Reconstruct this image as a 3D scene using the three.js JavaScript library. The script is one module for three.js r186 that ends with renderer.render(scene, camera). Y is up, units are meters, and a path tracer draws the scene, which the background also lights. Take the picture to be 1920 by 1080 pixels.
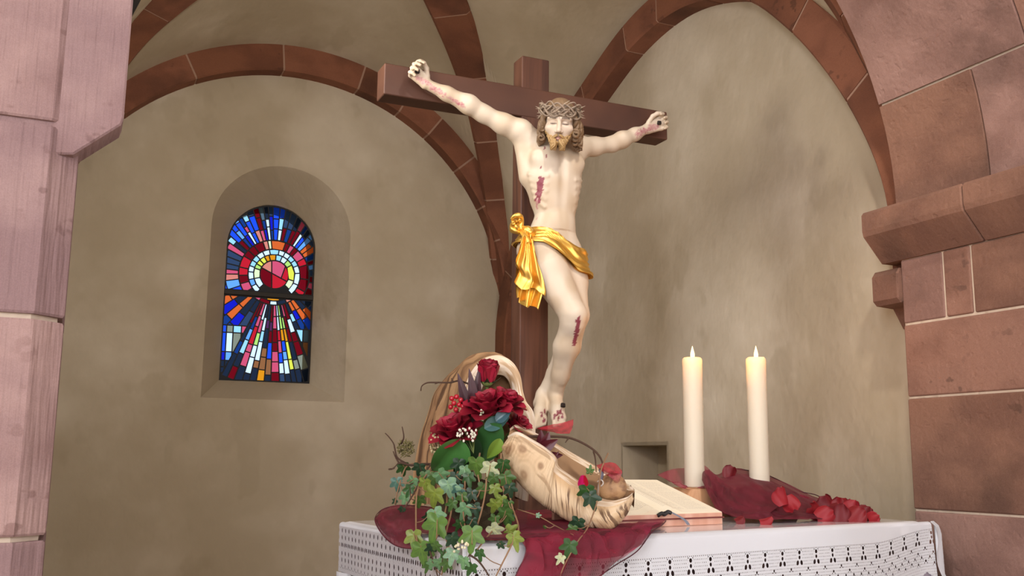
import * as THREE from 'three';
import { RoundedBoxGeometry } from 'three/addons/geometries/RoundedBoxGeometry.js';
import { RectAreaLightUniformsLib } from 'three/addons/lights/RectAreaLightUniformsLib.js';
import { mergeGeometries, toCreasedNormals } from 'three/addons/utils/BufferGeometryUtils.js';

// ---------------------------------------------------------------- camera, sky, lights, exposure
const scene = new THREE.Scene();
const V = (x, y, z) => new THREE.Vector3(x, y, z);
const camera = new THREE.PerspectiveCamera(2 * Math.atan(540 / 1870) * 180 / Math.PI, 1920 / 1080, 0.05, 100);
camera.position.set(-3.235, 1.2, 7.288);
{
  const right = V(0.913, 0.01, 0.408).normalize(), fwd = V(0.401, 0.17, -0.9).normalize();
  const up = V(0, 0, 0).crossVectors(right, fwd).normalize();
  right.crossVectors(fwd, up).normalize();
  camera.quaternion.setFromRotationMatrix(new THREE.Matrix4().makeBasis(right, up, fwd.clone().negate()));
}
scene.add(camera);
scene.background = new THREE.Color(0.62, 0.78, 1.0);
scene.backgroundIntensity = 1.5;
const renderer = new THREE.WebGLRenderer({ antialias: true });
renderer.toneMapping = THREE.LinearToneMapping;
renderer.toneMappingExposure = 1.0;
renderer.shadowMap.enabled = true;
RectAreaLightUniformsLib.init();

// daylight that the nave windows behind the camera let in: [position, width, height, facing, intensity, colour]
const NAVE_WINDOWS = [
  [[-5.6, 3.1, 12.72], 1.8, 3.6, [0, 0, -1], 7, [0.95, 0.96, 1.04]],
  [[-1.6, 3.1, 12.72], 1.8, 3.6, [0, 0, -1], 4.6, [0.95, 0.96, 1.04]],
  [[-7.72, 3.1, 10.2], 2.2, 3.6, [1, 0, 0], 17, [0.95, 0.96, 1.04]],
  [[3.97, 3.1, 8.4], 2.2, 3.6, [-1, 0, 0], 5, [0.95, 0.96, 1.04]],
];
const VAULT_FILL = { at: [-3.2, 2.72, 3.9], aim: [-0.9, 3.9, 1.5], w: 0.34, h: 0.22, intensity: 140, color: [1.0, 0.94, 0.86] };  // added fill light for the vault and upper walls, out of view
const NAVE_LAMP = { at: [-1.75, 4.25, 6.0], aim: [-1.0, 1.9, 2.6], intensity: 15.5, color: [1.0, 0.93, 0.85], angle: 0.72 };
const WALL_FILL = { at: [-1.3, 4.0, 3.95], aim: [-2.3, 2.3, 0], intensity: 5.5, color: [1.0, 0.94, 0.84], angle: 0.8 };  // added fill spot that lifts the window wall, out of view

// ---------------------------------------------------------------- helpers
function rng(seed) { let a = seed >>> 0; return () => { a = (a + 0x6d2b79f5) | 0; let t = Math.imul(a ^ (a >>> 15), 1 | a); t = (t + Math.imul(t ^ (t >>> 7), 61 | t)) ^ t; return ((t ^ (t >>> 14)) >>> 0) / 4294967296; }; }
const R0 = rng(7);
const lerp = (a, b, t) => a + (b - a) * t, clamp = (x, a = 0, b = 1) => Math.min(b, Math.max(a, x));
const smooth = (a, b, x) => { const t = clamp((x - a) / (b - a)); return t * t * (3 - 2 * t); };
const taken = {};
function numbered(name) { const k = taken[name] = (taken[name] ?? -1) + 1; return k ? name + '_' + String(k).padStart(3, '0') : name; }
function shade(o) { o.traverse((m) => { if (m.isMesh) { m.castShadow = true; m.receiveShadow = true; } }); return o; }
function mesh(name, g, m, parent) { const o = new THREE.Mesh(g, m); o.name = numbered(name); o.castShadow = o.receiveShadow = true; (parent ?? scene).add(o); return o; }
function struct(name, g, m) { const o = g ? mesh(name, g, m) : new THREE.Group(); if (!g) { o.name = numbered(name); scene.add(o); } o.userData.kind = 'structure'; return o; }
function thing(name, label, category, at = [0, 0, 0], group) {
  const o = new THREE.Group(); o.name = numbered(name); o.position.set(...at); o.userData = { label, category }; if (group) o.userData.group = group; scene.add(o); return o;
}
function tag(o, label, category, group) { o.userData.label = label; o.userData.category = category; if (group) o.userData.group = group; return o; }

// hash noise, tiling with period p
function hash2(x, y, s) { let h = Math.imul(x, 374761393) + Math.imul(y, 668265263) + Math.imul(s, 974634777); h = Math.imul(h ^ (h >>> 13), 1274126177); return ((h ^ (h >>> 16)) >>> 0) / 4294967296; }
function vnoise(x, y, px, py, s) {
  const xi = Math.floor(x), yi = Math.floor(y), fx = x - xi, fy = y - yi, u = fx * fx * (3 - 2 * fx), v = fy * fy * (3 - 2 * fy), m = (a, n) => ((a % n) + n) % n;
  const a = hash2(m(xi, px), m(yi, py), s), b = hash2(m(xi + 1, px), m(yi, py), s), c = hash2(m(xi, px), m(yi + 1, py), s), d = hash2(m(xi + 1, px), m(yi + 1, py), s);
  return lerp(lerp(a, b, u), lerp(c, d, u), v);
}
function fbm(u, v, fx, fy, oct, s) { let t = 0, a = 0.5, n = 0; for (let i = 0; i < oct; i++) { t += a * vnoise(u * fx, v * fy, fx, fy, s + i); n += a; a *= 0.5; fx *= 2; fy *= 2; } return t / n; }
function noise3(x, y, z, s = 1) {
  const xi = Math.floor(x), yi = Math.floor(y), zi = Math.floor(z), f = (t) => t * t * (3 - 2 * t), u = f(x - xi), v = f(y - yi), w = f(z - zi);
  const h = (i, j, k) => hash2(xi + i + (zi + k) * 57, yi + j, s);
  return lerp(lerp(lerp(h(0, 0, 0), h(1, 0, 0), u), lerp(h(0, 1, 0), h(1, 1, 0), u), v), lerp(lerp(h(0, 0, 1), h(1, 0, 1), u), lerp(h(0, 1, 1), h(1, 1, 1), u), v), w);
}
function tex(w, h, fn, srgb, rep = 1) {       // fn(u, v) -> [r,g,b] 0..1 or a number
  const d = new Uint8Array(w * h * 4);
  for (let y = 0; y < h; y++) for (let x = 0; x < w; x++) { const c = fn(x / w, y / h), i = (y * w + x) * 4; if (typeof c === 'number') d[i] = d[i + 1] = d[i + 2] = clamp(c) * 255; else { d[i] = clamp(c[0]) * 255; d[i + 1] = clamp(c[1]) * 255; d[i + 2] = clamp(c[2]) * 255; } d[i + 3] = 255; }
  const t = new THREE.DataTexture(d, w, h); t.wrapS = t.wrapT = THREE.RepeatWrapping; t.magFilter = THREE.LinearFilter; if (srgb) t.colorSpace = THREE.SRGBColorSpace; t.repeat.set(rep, rep); t.needsUpdate = true; return t;
}
const hex = (s) => [1, 3, 5].map((i) => parseInt(s.slice(i, i + 2), 16) / 255);
const mix3 = (a, b, t) => [lerp(a[0], b[0], t), lerp(a[1], b[1], t), lerp(a[2], b[2], t)];
const std = (o) => new THREE.MeshStandardMaterial(o), phys = (o) => new THREE.MeshPhysicalMaterial(o);
// uv in metres by the dominant axis of each triangle
function boxUV(g0, off = [0, 0]) {
  const g = g0.index ? g0.toNonIndexed() : g0, p = g.attributes.position, uv = new Float32Array(p.count * 2), a = V(), b = V(), c = V(), n = V();
  for (let i = 0; i < p.count; i += 3) {
    a.fromBufferAttribute(p, i); b.fromBufferAttribute(p, i + 1); c.fromBufferAttribute(p, i + 2);
    n.crossVectors(b.clone().sub(a), c.clone().sub(a)); const x = Math.abs(n.x), y = Math.abs(n.y), z = Math.abs(n.z);
    [a, b, c].forEach((q, k) => { const r = x >= y && x >= z ? [q.z, q.y] : y >= z ? [q.x, q.z] : [q.x, q.y]; uv[(i + k) * 2] = r[0] + off[0]; uv[(i + k) * 2 + 1] = r[1] + off[1]; });
  }
  g.setAttribute('uv', new THREE.BufferAttribute(uv, 2)); return g;
}
function rbox(w, h, d, r = 0.006, x = 0, y = 0, z = 0, seg = 1) { const g = new RoundedBoxGeometry(w, h, d, seg, Math.min(r, w / 2.1, h / 2.1, d / 2.1)); g.translate(x, y, z); return boxUV(g, [R0() * 3, R0() * 3]); }
function box(x0, x1, y0, y1, z0, z1) { const g = new THREE.BoxGeometry(x1 - x0, y1 - y0, z1 - z0); g.translate((x0 + x1) / 2, (y0 + y1) / 2, (z0 + z1) / 2); return boxUV(g); }
function geo(pos, idx, uv) { const g = new THREE.BufferGeometry(); g.setAttribute('position', new THREE.Float32BufferAttribute(pos, 3)); if (uv) g.setAttribute('uv', new THREE.Float32BufferAttribute(uv, 2)); g.setIndex(idx); g.computeVertexNormals(); return g; }
function join(list) { return mergeGeometries(list.map((g) => { const q = g.index ? g.toNonIndexed() : g.clone(); for (const k of Object.keys(q.attributes)) if (!['position', 'normal', 'uv'].includes(k)) q.deleteAttribute(k); if (!q.attributes.uv) q.setAttribute('uv', new THREE.BufferAttribute(new Float32Array(q.attributes.position.count * 2), 2)); if (!q.attributes.normal) q.computeVertexNormals(); return q; })); }
// grid surface fn(u, v) -> Vector3, n x m cells
function sheet(n, m, fn, closeU = false) {
  const pos = [], uv = [], idx = [];
  for (let j = 0; j <= m; j++) for (let i = 0; i <= n; i++) { const p = fn(i / n, j / m); pos.push(p.x, p.y, p.z); uv.push(i / n, j / m); }
  for (let j = 0; j < m; j++) for (let i = 0; i < n; i++) { const a = j * (n + 1) + i; idx.push(a, a + 1, a + n + 2, a, a + n + 2, a + n + 1); }
  return geo(pos, idx, uv);
}
// tube along points with varying radius
function tube(pts, rad, rs = 6, seg = 0, cap = true) {
  const curve = new THREE.CatmullRomCurve3(pts.map((p) => Array.isArray(p) ? V(...p) : p)), n = seg || Math.max(2, (pts.length - 1) * 4), pos = [], idx = [], uv = [];
  const F = curve.computeFrenetFrames(n, false), len = curve.getLength();
  for (let i = 0; i <= n; i++) {
    const p = curve.getPoint(i / n), r = typeof rad === 'function' ? rad(i / n) : Array.isArray(rad) ? lerp(rad[0], rad[1], i / n) : rad;
    for (let k = 0; k <= rs; k++) { const a = k / rs * Math.PI * 2, q = p.clone().addScaledVector(F.normals[i], Math.cos(a) * r).addScaledVector(F.binormals[i], Math.sin(a) * r); pos.push(q.x, q.y, q.z); uv.push(k / rs, i / n * len); }
  }
  for (let i = 0; i < n; i++) for (let k = 0; k < rs; k++) { const a = i * (rs + 1) + k, b = a + rs + 1; idx.push(a, a + 1, b + 1, a, b + 1, b); }
  if (cap) for (const [ring, flip] of [[0, 1], [n, 0]]) { const p = curve.getPoint(ring / n), c = pos.length / 3; pos.push(p.x, p.y, p.z); uv.push(0, 0); for (let k = 0; k < rs; k++) { const a = ring * (rs + 1) + k; flip ? idx.push(c, a + 1, a) : idx.push(c, a, a + 1); } }
  return geo(pos, idx, uv);
}

// survey frame: a fixed station and three axes; a point is given by its bearing (in units of the photograph) and its true distance along the axis
const CAM = (() => { const r = V(0.913, 0.01, 0.408).normalize(), f = V(0.401, 0.17, -0.9).normalize(), u = V(0, 0, 0).crossVectors(r, f).normalize(); r.crossVectors(f, u).normalize(); return { p: V(-3.235, 1.2, 7.288), r, u, f }; })();
const at = (px, py, d) => CAM.p.clone().addScaledVector(CAM.f, d).addScaledVector(CAM.r, (px - 960) / 1870 * d).addScaledVector(CAM.u, (540 - py) / 1870 * d);
const onTop = (px, py, y = 1) => { const q = at(px, py, 1).sub(CAM.p); return CAM.p.clone().addScaledVector(q, (y - CAM.p.y) / q.y); };

// ---------------------------------------------------------------- surfaces
const T = {};
T.plaster = tex(1024, 1024, (u, v) => { const a = fbm(u, v, 4, 4, 5, 11), b = fbm(u, v, 24, 24, 4, 31), c = smooth(0.62, 0.72, fbm(u, v, 9, 6, 4, 77)); return mix3(mix3(hex('#b5a68d'), hex('#cdc0aa'), smooth(0.25, 0.75, a)), hex('#a99a80'), 0.35 * c + 0.25 * (b - 0.5)); }, true, 0.5);
T.plasterBump = tex(1024, 1024, (u, v) => 0.6 * fbm(u, v, 5, 7, 5, 5) + 0.4 * fbm(u, v, 60, 40, 3, 8), false, 0.5);
const sand = (c1, c2, c3, s) => tex(512, 512, (u, v) => { const a = fbm(u, v, 4, 6, 5, s), g = hash2(u * 512 | 0, v * 512 | 0, s), pit = smooth(0.7, 0.78, fbm(u, v, 22, 26, 3, s + 9)) * smooth(0.45, 0.7, fbm(u, v, 3, 3, 3, s + 40)); const stain = smooth(0.55, 0.78, fbm(u, v, 3, 3, 5, s + 70)); return mix3(mix3(mix3(hex(c1), hex(c2), smooth(0.28, 0.72, a)), hex(c3), Math.max(pit * 0.45, stain * 0.42)), [g, g, g], 0.05); }, true, 1);
T.sandA = sand('#7c5747', '#946c5a', '#4a3329', 3); T.sandB = sand('#735040', '#8a634f', '#452f24', 4); T.sandC = sand('#856357', '#9c786b', '#523b32', 5);
T.sandBump = tex(512, 512, (u, v) => 0.5 * fbm(u, v, 6, 6, 5, 21) + 0.3 * fbm(u, v, 70, 70, 2, 23) - 0.16 * smooth(0.7, 0.8, fbm(u, v, 30, 34, 3, 12)) + 0.1, false, 1);
T.toolBump = tex(512, 512, (u, v) => 0.7 * fbm(u, v, 90, 5, 3, 41) + 0.3 * fbm(u, v, 8, 8, 4, 43), false, 1.2);
const M = {};
M.plaster = std({ map: T.plaster, bumpMap: T.plasterBump, bumpScale: 0.007, roughness: 0.95 });
M.stones = [T.sandA, T.sandB, T.sandC].map((t) => std({ map: t, bumpMap: T.sandBump, bumpScale: 0.006, roughness: 0.92 }));
M.ribs = [T.sandB, T.sandA].map((t) => std({ map: t, color: 0xf2d4bd, bumpMap: T.sandBump, bumpScale: 0.003, roughness: 0.92 }));
T.sandT = sand('#978182', '#ac9694', '#6f5654', 6);
M.tooled = [0xfff0e8, 0xf2e4e0].map((c) => std({ map: T.sandT, color: c, bumpMap: T.toolBump, bumpScale: 0.008, roughness: 0.92 }));
M.mortar = std({ color: 0xcbb9a4, bumpMap: T.plasterBump, bumpScale: 0.02, roughness: 1 });
M.mortarDark = std({ color: 0xa98772, bumpMap: T.plasterBump, bumpScale: 0.02, roughness: 1 });
// ================================================================ THE ROOM (x along the window wall, z towards the nave, corner of the chapel at the origin)
const SP = 3.58, LEN = 4.25;                       // the vaulted bay
// window wall with a splayed, round-headed window
const archPts = (cx, y0, ys, hw, n = 24, flat = 1) => { const a = [[cx - hw, y0], [cx + hw, y0]]; for (let i = 0; i <= n; i++) { const t = i / n * Math.PI; a.push([cx + hw * Math.cos(t), ys + hw * flat * Math.sin(t)]); } return a; };
const REVEAL = archPts(-1.852, 1.61, 2.86, 0.512, 28, 0.96), GLASS = archPts(-1.868, 1.76, 2.79, 0.337, 28, 1.0);
const planar = (g) => { const p = g.attributes.position, uv = new Float32Array(p.count * 2); for (let i = 0; i < p.count; i++) { uv[i * 2] = p.getX(i) + p.getZ(i) * 0.6; uv[i * 2 + 1] = p.getY(i) + p.getZ(i) * 0.3; } g.setAttribute('uv', new THREE.BufferAttribute(uv, 2)); return g; };
const toShape = (pts) => new THREE.Shape(pts.map((p) => new THREE.Vector2(p[0], p[1])));
const toPath = (pts) => new THREE.Path(pts.map((p) => new THREE.Vector2(p[0], p[1])));
{
  const face = toShape([[-4.2, -0.1], [0.3, -0.1], [0.3, 5.2], [-4.2, 5.2]]); face.holes.push(toPath(REVEAL));
  const back = toShape([[-4.2, -0.1], [0.3, -0.1], [0.3, 5.2], [-4.2, 5.2]]); back.holes.push(toPath(GLASS));
  const fg = new THREE.ShapeGeometry(face), bg = new THREE.ExtrudeGeometry(back, { depth: 0.3, bevelEnabled: false }); bg.translate(0, 0, -0.62);
  const n = REVEAL.length, pos = [], idx = [], K = 6;
  for (let k = 0; k <= K; k++) for (let i = 0; i < n; i++) { const t = k / K, w = t, rnd = 0.02 * (1 - smooth(0, 0.25, t)); const a = REVEAL[i], b = GLASS[i]; pos.push(lerp(a[0], b[0], w) + Math.sign(a[0] + 1.85) * rnd * 0, lerp(a[1], b[1], w), -0.32 * t); }
  for (let k = 0; k < K; k++) for (let i = 0; i < n; i++) { const a = k * n + i, b = k * n + (i + 1) % n; idx.push(a, b, b + n, a, b + n, a + n); }
  const splay = toCreasedNormals(geo(pos, idx), 0.7);
  struct('wall_back', join([boxUV(fg), boxUV(bg), planar(splay)]), M.plaster);
}
{ // right wall with a small niche
  const s = new THREE.Shape([[-0.3, -0.1], [4.6, -0.1], [4.6, 5.2], [-0.3, 5.2]].map((p) => new THREE.Vector2(...p)));
  s.holes.push(new THREE.Path([[1.765, 0.98], [2.27, 0.98], [2.27, 1.298], [1.765, 1.296]].map((p) => new THREE.Vector2(...p))));
  const f = new THREE.ShapeGeometry(s); f.applyMatrix4(new THREE.Matrix4().makeBasis(V(0, 0, 1), V(0, 1, 0), V(-1, 0, 0)));  // shape x -> z
  const N = [box(0.26, 0.28, 0.98, 1.298, 1.765, 2.27), box(0, 0.28, 0.96, 0.98, 1.765, 2.27), box(0, 0.28, 1.297, 1.317, 1.765, 2.27), box(0, 0.28, 0.96, 1.317, 1.745, 1.765), box(0, 0.28, 0.96, 1.317, 2.27, 2.29)];
  struct('wall_right', join([boxUV(f), ...N, box(0.3, 0.6, -0.1, 5.2, -0.6, 4.6)]), M.plaster);
}
struct('wall_left', box(-4.3, -SP, -0.1, 5.2, -0.6, 4.2), M.plaster);
// nave shell behind the camera
struct('floor', box(-9, 5, -0.3, 0, -1, 14), std({ color: 0xb3a595, roughness: 0.7 }));
M.nave = std({ color: 0xcfc2b2, roughness: 0.95 });
struct('ceiling', box(-9, 5, 6.4, 6.7, 3.8, 14), M.nave);

const holeWall = (w0, w1, y1, holes) => { const s = toShape([[w0, -0.1], [w1, -0.1], [w1, y1], [w0, y1]]); for (const [c, y, hw, hh] of holes) s.holes.push(toPath([[c - hw, y - hh], [c + hw, y - hh], [c + hw, y + hh], [c - hw, y + hh]])); return new THREE.ExtrudeGeometry(s, { depth: 0.4, bevelEnabled: false }); };
{
  const b = holeWall(-9, 5, 6.6, [[-5.6, 3.1, 0.95, 1.85], [-1.6, 3.1, 0.95, 1.85]]); b.translate(0, 0, 12.75); struct('wall_nave_back', boxUV(b), M.nave);
  const q = holeWall(4, 14, 6.6, [[8.4, 3.1, 1.15, 1.85]]); q.applyMatrix4(new THREE.Matrix4().makeBasis(V(0, 0, 1), V(0, 1, 0), V(-1, 0, 0))); q.translate(4.4, 0, 0); struct('wall_nave_right', boxUV(q), M.nave);
  const l = holeWall(4, 14, 6.6, [[10.2, 3.1, 1.15, 1.85]]); l.applyMatrix4(new THREE.Matrix4().makeBasis(V(0, 0, 1), V(0, 1, 0), V(-1, 0, 0))); l.translate(-7.75, 0, 0); struct('wall_nave_left', boxUV(l), M.nave);
}
for (const [p, w, h, dir, I, c] of NAVE_WINDOWS) {
  const win = struct('window_' + (2 + NAVE_WINDOWS.findIndex((q) => q[0] === p))), d = V(...dir), at = V(...p), side = V(dir[2], 0, -dir[0]);
  const glow = new THREE.MeshStandardMaterial({ color: 0xeef2f8, emissive: new THREE.Color(...c), emissiveIntensity: 1.2, roughness: 0.6 });
  const q = (g) => { g.lookAt(d); g.translate(at.x - d.x * 0.06, at.y, at.z - d.z * 0.06); return g; };
  mesh('window_pane', q(new THREE.BoxGeometry(w + 0.1, h + 0.1, 0.03)), glow, win);
  for (const [a, b, e, f] of [[-w / 2, 0, 0.08, h + 0.1], [w / 2, 0, 0.08, h + 0.1], [0, h / 2, w + 0.1, 0.08], [0, -h / 2, w + 0.1, 0.08]]) { const g = new THREE.BoxGeometry(e, f, 0.08); g.translate(a, b, 0); mesh('window_frame', q(g), M.mortarDark, win); }
  const L = new THREE.RectAreaLight(new THREE.Color(...c), I, w - 0.1, h - 0.1); L.position.copy(at).addScaledVector(d, 0.03); L.lookAt(L.position.clone().add(d)); L.name = 'daylight'; scene.add(L);
}
// wall between the nave and the chapel: left of the arch, above it, right of it
const ARC_X = -1.73, ARC_Y = 2.22, ARC_R = 1.53;
{
  const s = toShape([[-9, -0.1], [-3.32, -0.1], [-3.32, 2.3], [ARC_X - ARC_R - 0.3, 2.3]].concat(Array.from({ length: 25 }, (_, i) => { const t = Math.PI - i / 24 * Math.PI; return [ARC_X + (ARC_R + 0.3) * Math.cos(t), ARC_Y + (ARC_R + 0.3) * Math.sin(t)]; }), [[0.1, 2.3], [0.1, -0.1], [5, -0.1], [5, 6.6], [-9, 6.6]]));
  const g = new THREE.ExtrudeGeometry(s, { depth: 0.3, bevelEnabled: false }); g.translate(0, 0, 4.06); struct('wall_front', boxUV(g), M.nave);
}
struct('ceiling_slab', box(-4.3, 0.6, 4.9, 5.2, -0.7, 4.7), M.nave);

// ---------------------------------------------------------------- ribs: stones swept along a curve
function resample(pts, n) { const c = new THREE.CatmullRomCurve3(pts, false, 'centripetal'); return c.getSpacedPoints(n); }
// frame(i) gives outward (radial) and depth directions; profile in (radial, depth) metres
function sweepRib(pts, outward, depthDir, profile, i0, i1, shrink) {
  const pos = [], idx = [], n = profile.length, K = i1 - i0;
  const cx = profile.reduce((a, p) => a + p[0], 0) / n, cy = profile.reduce((a, p) => a + p[1], 0) / n;
  for (let k = 0; k <= K; k++) {
    let p = pts[i0 + k].clone(); if (k === 0) p.lerp(pts[i0 + 1], shrink); if (k === K) p.lerp(pts[i1 - 1], shrink);
    const o = outward(i0 + k);
    for (const q of profile) { const w = p.clone().addScaledVector(o, q[0]).addScaledVector(depthDir, q[1]); pos.push(w.x, w.y, w.z); }
  }
  for (let k = 0; k < K; k++) for (let j = 0; j < n; j++) { const a = k * n + j, b = k * n + (j + 1) % n; idx.push(a, b, b + n, a, b + n, a + n); }
  for (let j = 1; j < n - 1; j++) { idx.push(0, j + 1, j); const e = K * n; idx.push(e, e + j, e + j + 1); }
  const g = geo(pos, idx).toNonIndexed(); g.computeVertexNormals(); return boxUV(g, [R0() * 2, R0() * 2]);
}
function rib(name, pts, planeNormal, depthDir, profile, cuts, mats, core) {
  const S = struct(name);
  const outward = (i) => { const a = pts[Math.max(0, i - 1)], b = pts[Math.min(pts.length - 1, i + 1)]; return b.clone().sub(a).normalize().cross(planeNormal).normalize(); };
  const inner = profile.map((p) => [p[0] + (p[0] < 0.05 ? 0.004 : -0.004), p[1] - Math.sign(p[1]) * 0.004]);
  mesh('mortar', sweepRib(pts, outward, depthDir, inner, cuts[0], cuts[cuts.length - 1], 0), core ?? M.mortarDark, S);
  for (let c = 0; c < cuts.length - 1; c++) mesh('stone', sweepRib(pts, outward, depthDir, profile, cuts[c], cuts[c + 1], 0.1), mats[c % mats.length], S);
  return S;
}
const fProfile = (w, d) => [[0, 0], [0, d - 0.012], [0.012, d], [w - 0.012, d], [w, d - 0.012], [w, 0]];
{ // wall rib round the window wall
  const pts = []; for (let y = 0; y <= 2.3; y += 0.1) pts.push(V(-0.095, y, 0));
  const N = 72; for (let i = 0; i <= N; i++) { const t = i / N * Math.PI * 0.97; pts.push(V(-1.79 + 1.695 * Math.cos(t), 2.36 + 1.70 * Math.sin(t), 0)); }
  rib('trim_1', pts, V(0, 0, 1), V(0, 0, 1), fProfile(0.235, 0.13), [0, 9, 17, 25, 31, 35, 40, 45, 49, 54, 62, 71, 79, 88, pts.length - 1], M.ribs);
}
{ // wall rib on the right wall
  const raw = [[0.2, 0], [0.2, 1.2], [0.2, 2.25], [0.42, 2.72], [0.72, 3.1], [1.1, 3.4], [1.6, 3.62], [2.1, 3.79], [2.55, 3.83], [2.9, 3.77], [3.29, 3.6], [3.61, 3.305], [3.8, 3.076], [3.96, 2.84], [4.09, 2.595], [4.16, 2.41], [4.19, 2.265], [4.2, 1.975]];
  const pts = resample(raw.map((p) => V(0, p[1], p[0])), 110);
  rib('trim_2', pts, V(1, 0, 0), V(-1, 0, 0), fProfile(0.2, 0.13), [0, 13, 25, 36, 45, 52, 58, 66, 71, 78, 84, 90, 98, 110], [M.ribs[0], M.ribs[1]]);
}
const DQ = [[0, 2.2], [0.08, 2.6], [0.2, 2.95], [0.3, 3.2], [0.49, 3.5], [0.82, 3.855], [1.17, 4.06], [1.5, 4.19], [1.9, 4.31], [2.35, 4.39], [2.776, 4.42]];
const crown = V(-SP / 2, 0, LEN / 2), corners = [V(0, 0, 0), V(-SP, 0, 0), V(0, 0, LEN), V(-SP, 0, LEN)];
const diagH = (q) => { for (let i = 1; i < DQ.length; i++) if (q <= DQ[i][0]) return lerp(DQ[i - 1][1], DQ[i][1], (q - DQ[i - 1][0]) / (DQ[i][0] - DQ[i - 1][0])); return 4.42; };
corners.forEach((c, k) => {
  const d = crown.clone().sub(c).normalize(), pts = [];
  const at = (q, y) => c.clone().addScaledVector(d, q).setY(y);
  const raw = (k === 0 ? [at(0.05, 0), at(0.05, 1.2), at(0.045, 2.2)] : [at(0.03, 1.95)]).concat(DQ.slice(1).map(([q, h]) => at(q, h)));
  pts.push(...resample(raw, 90));
  const n = V(d.z, 0, -d.x);       // horizontal, across the rib
  rib('trim_' + (3 + k), pts, n, n, [[0, -0.12], [0, 0.12], [0.025, 0.145], [0.2, 0.145], [0.2, -0.145], [0.025, -0.145]], k === 0 ? [0, 10, 22, 33, 41, 48, 55, 63, 72, 81, 90] : [0, 12, 26, 40, 52, 66, 78, 90], [M.ribs[1], M.ribs[0]]);
});
{ // vault: four webs between the wall ribs and the diagonals
  const fL = (t) => V(-1.79 + 1.86 * Math.cos(t), 2.36 + 1.87 * Math.sin(t), 0.0);
  const rRaw = [[0.05, 2.3], [0.25, 2.8], [0.57, 3.22], [1.0, 3.56], [1.53, 3.8], [2.05, 3.97], [2.55, 4.0], [2.97, 3.94], [3.4, 3.74], [3.75, 3.42], [3.95, 3.16], [4.1, 2.9], [4.22, 2.6]].map((p) => V(0, p[1], p[0]));
  const rc = new THREE.CatmullRomCurve3(rRaw, false, 'centripetal');
  const dg = (c, u) => { const q = 2.776 * u; return c.clone().lerp(crown, u).setY(diagH(q) + 0.14); };
  const web = (edge, c) => sheet(40, 24, (u, v) => { const a = edge(u), b = dg(c, 1 - Math.pow(1 - u, 1.5)), p = a.lerp(b, v); p.y += 0.05 * Math.sin(v * Math.PI) * u; return p; });
  const mid = 0.53;
  const G = [];
  for (const m of [0, 1]) { const mir = (p) => m ? p.setX(-SP - p.x) : p; G.push(web((u) => mir(fL(u * Math.PI / 2)), corners[m])); G.push(web((u) => mir(rc.getPoint(u * mid)), corners[m])); G.push(web((u) => mir(rc.getPoint(1 - u * (1 - mid))), corners[2 + m])); G.push(web((u) => mir(fL(u * Math.PI / 2)).setZ(LEN), corners[2 + m])); }
  G.forEach((g) => { g.deleteAttribute('uv'); struct('ceiling_vault', boxUV(g), M.plaster); });
}
// ---------------------------------------------------------------- right pier (jamb of the arch) in coursed sandstone
const JX = -0.2, JZ = 4.316;
function block(S, x0, x1, y0, y1, z0, z1, m, r = 0.008) { const j = 0.004; return mesh('stone', rbox(x1 - x0 - 0 * j, y1 - y0 - 2 * j, z1 - z0 - 2 * j, r, (x0 + x1) / 2, (y0 + y1) / 2, (z0 + z1) / 2, 2), m, S); }
{
  const S = struct('wall_pier_right');
  mesh('mortar', box(JX + 0.007, 0.35, -0.05, 2.03, JZ + 0.007, 5.3), M.mortar, S);
  const C = [[0, 0.56, [0, 0.62, 1]], [0.56, 1.026, [0, 0.7, 1]], [1.026, 1.457, [0, 0.66, 1]], [1.457, 1.748, [0, 0.72, 1]], [1.748, 2.012, [0, 0.215, 0.345, 0.78, 1]]];
  let k = 0; for (const [y0, y1, zs] of C) for (let i = 0; i < zs.length - 1; i++) block(S, JX + (R0() - 0.5) * 0.006, 0.3, y0, y1, JZ + zs[i], JZ + zs[i + 1], M.stones[k++ % 3]);
  // impost: a slab with a hollow chamfer under it
  const prof = toShape([[0.3, 2.014], [JX - 0.005, 2.014], [JX - 0.095, 2.115], [JX - 0.1, 2.135], [JX - 0.1, 2.2], [JX - 0.092, 2.21], [0.3, 2.21]]);
  for (const [a, b] of [[0, 0.42], [0.424, 1]]) { const g = new THREE.ExtrudeGeometry(prof, { depth: b - a + (a ? 0 : 0.085) - 0.01, bevelEnabled: true, bevelSize: 0.005, bevelThickness: 0.005, bevelSegments: 1 }); g.translate(0, 0, JZ + a - (a ? 0 : 0.085)); mesh('impost_stone', boxUV(g), M.stones[1], S); }
}
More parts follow.
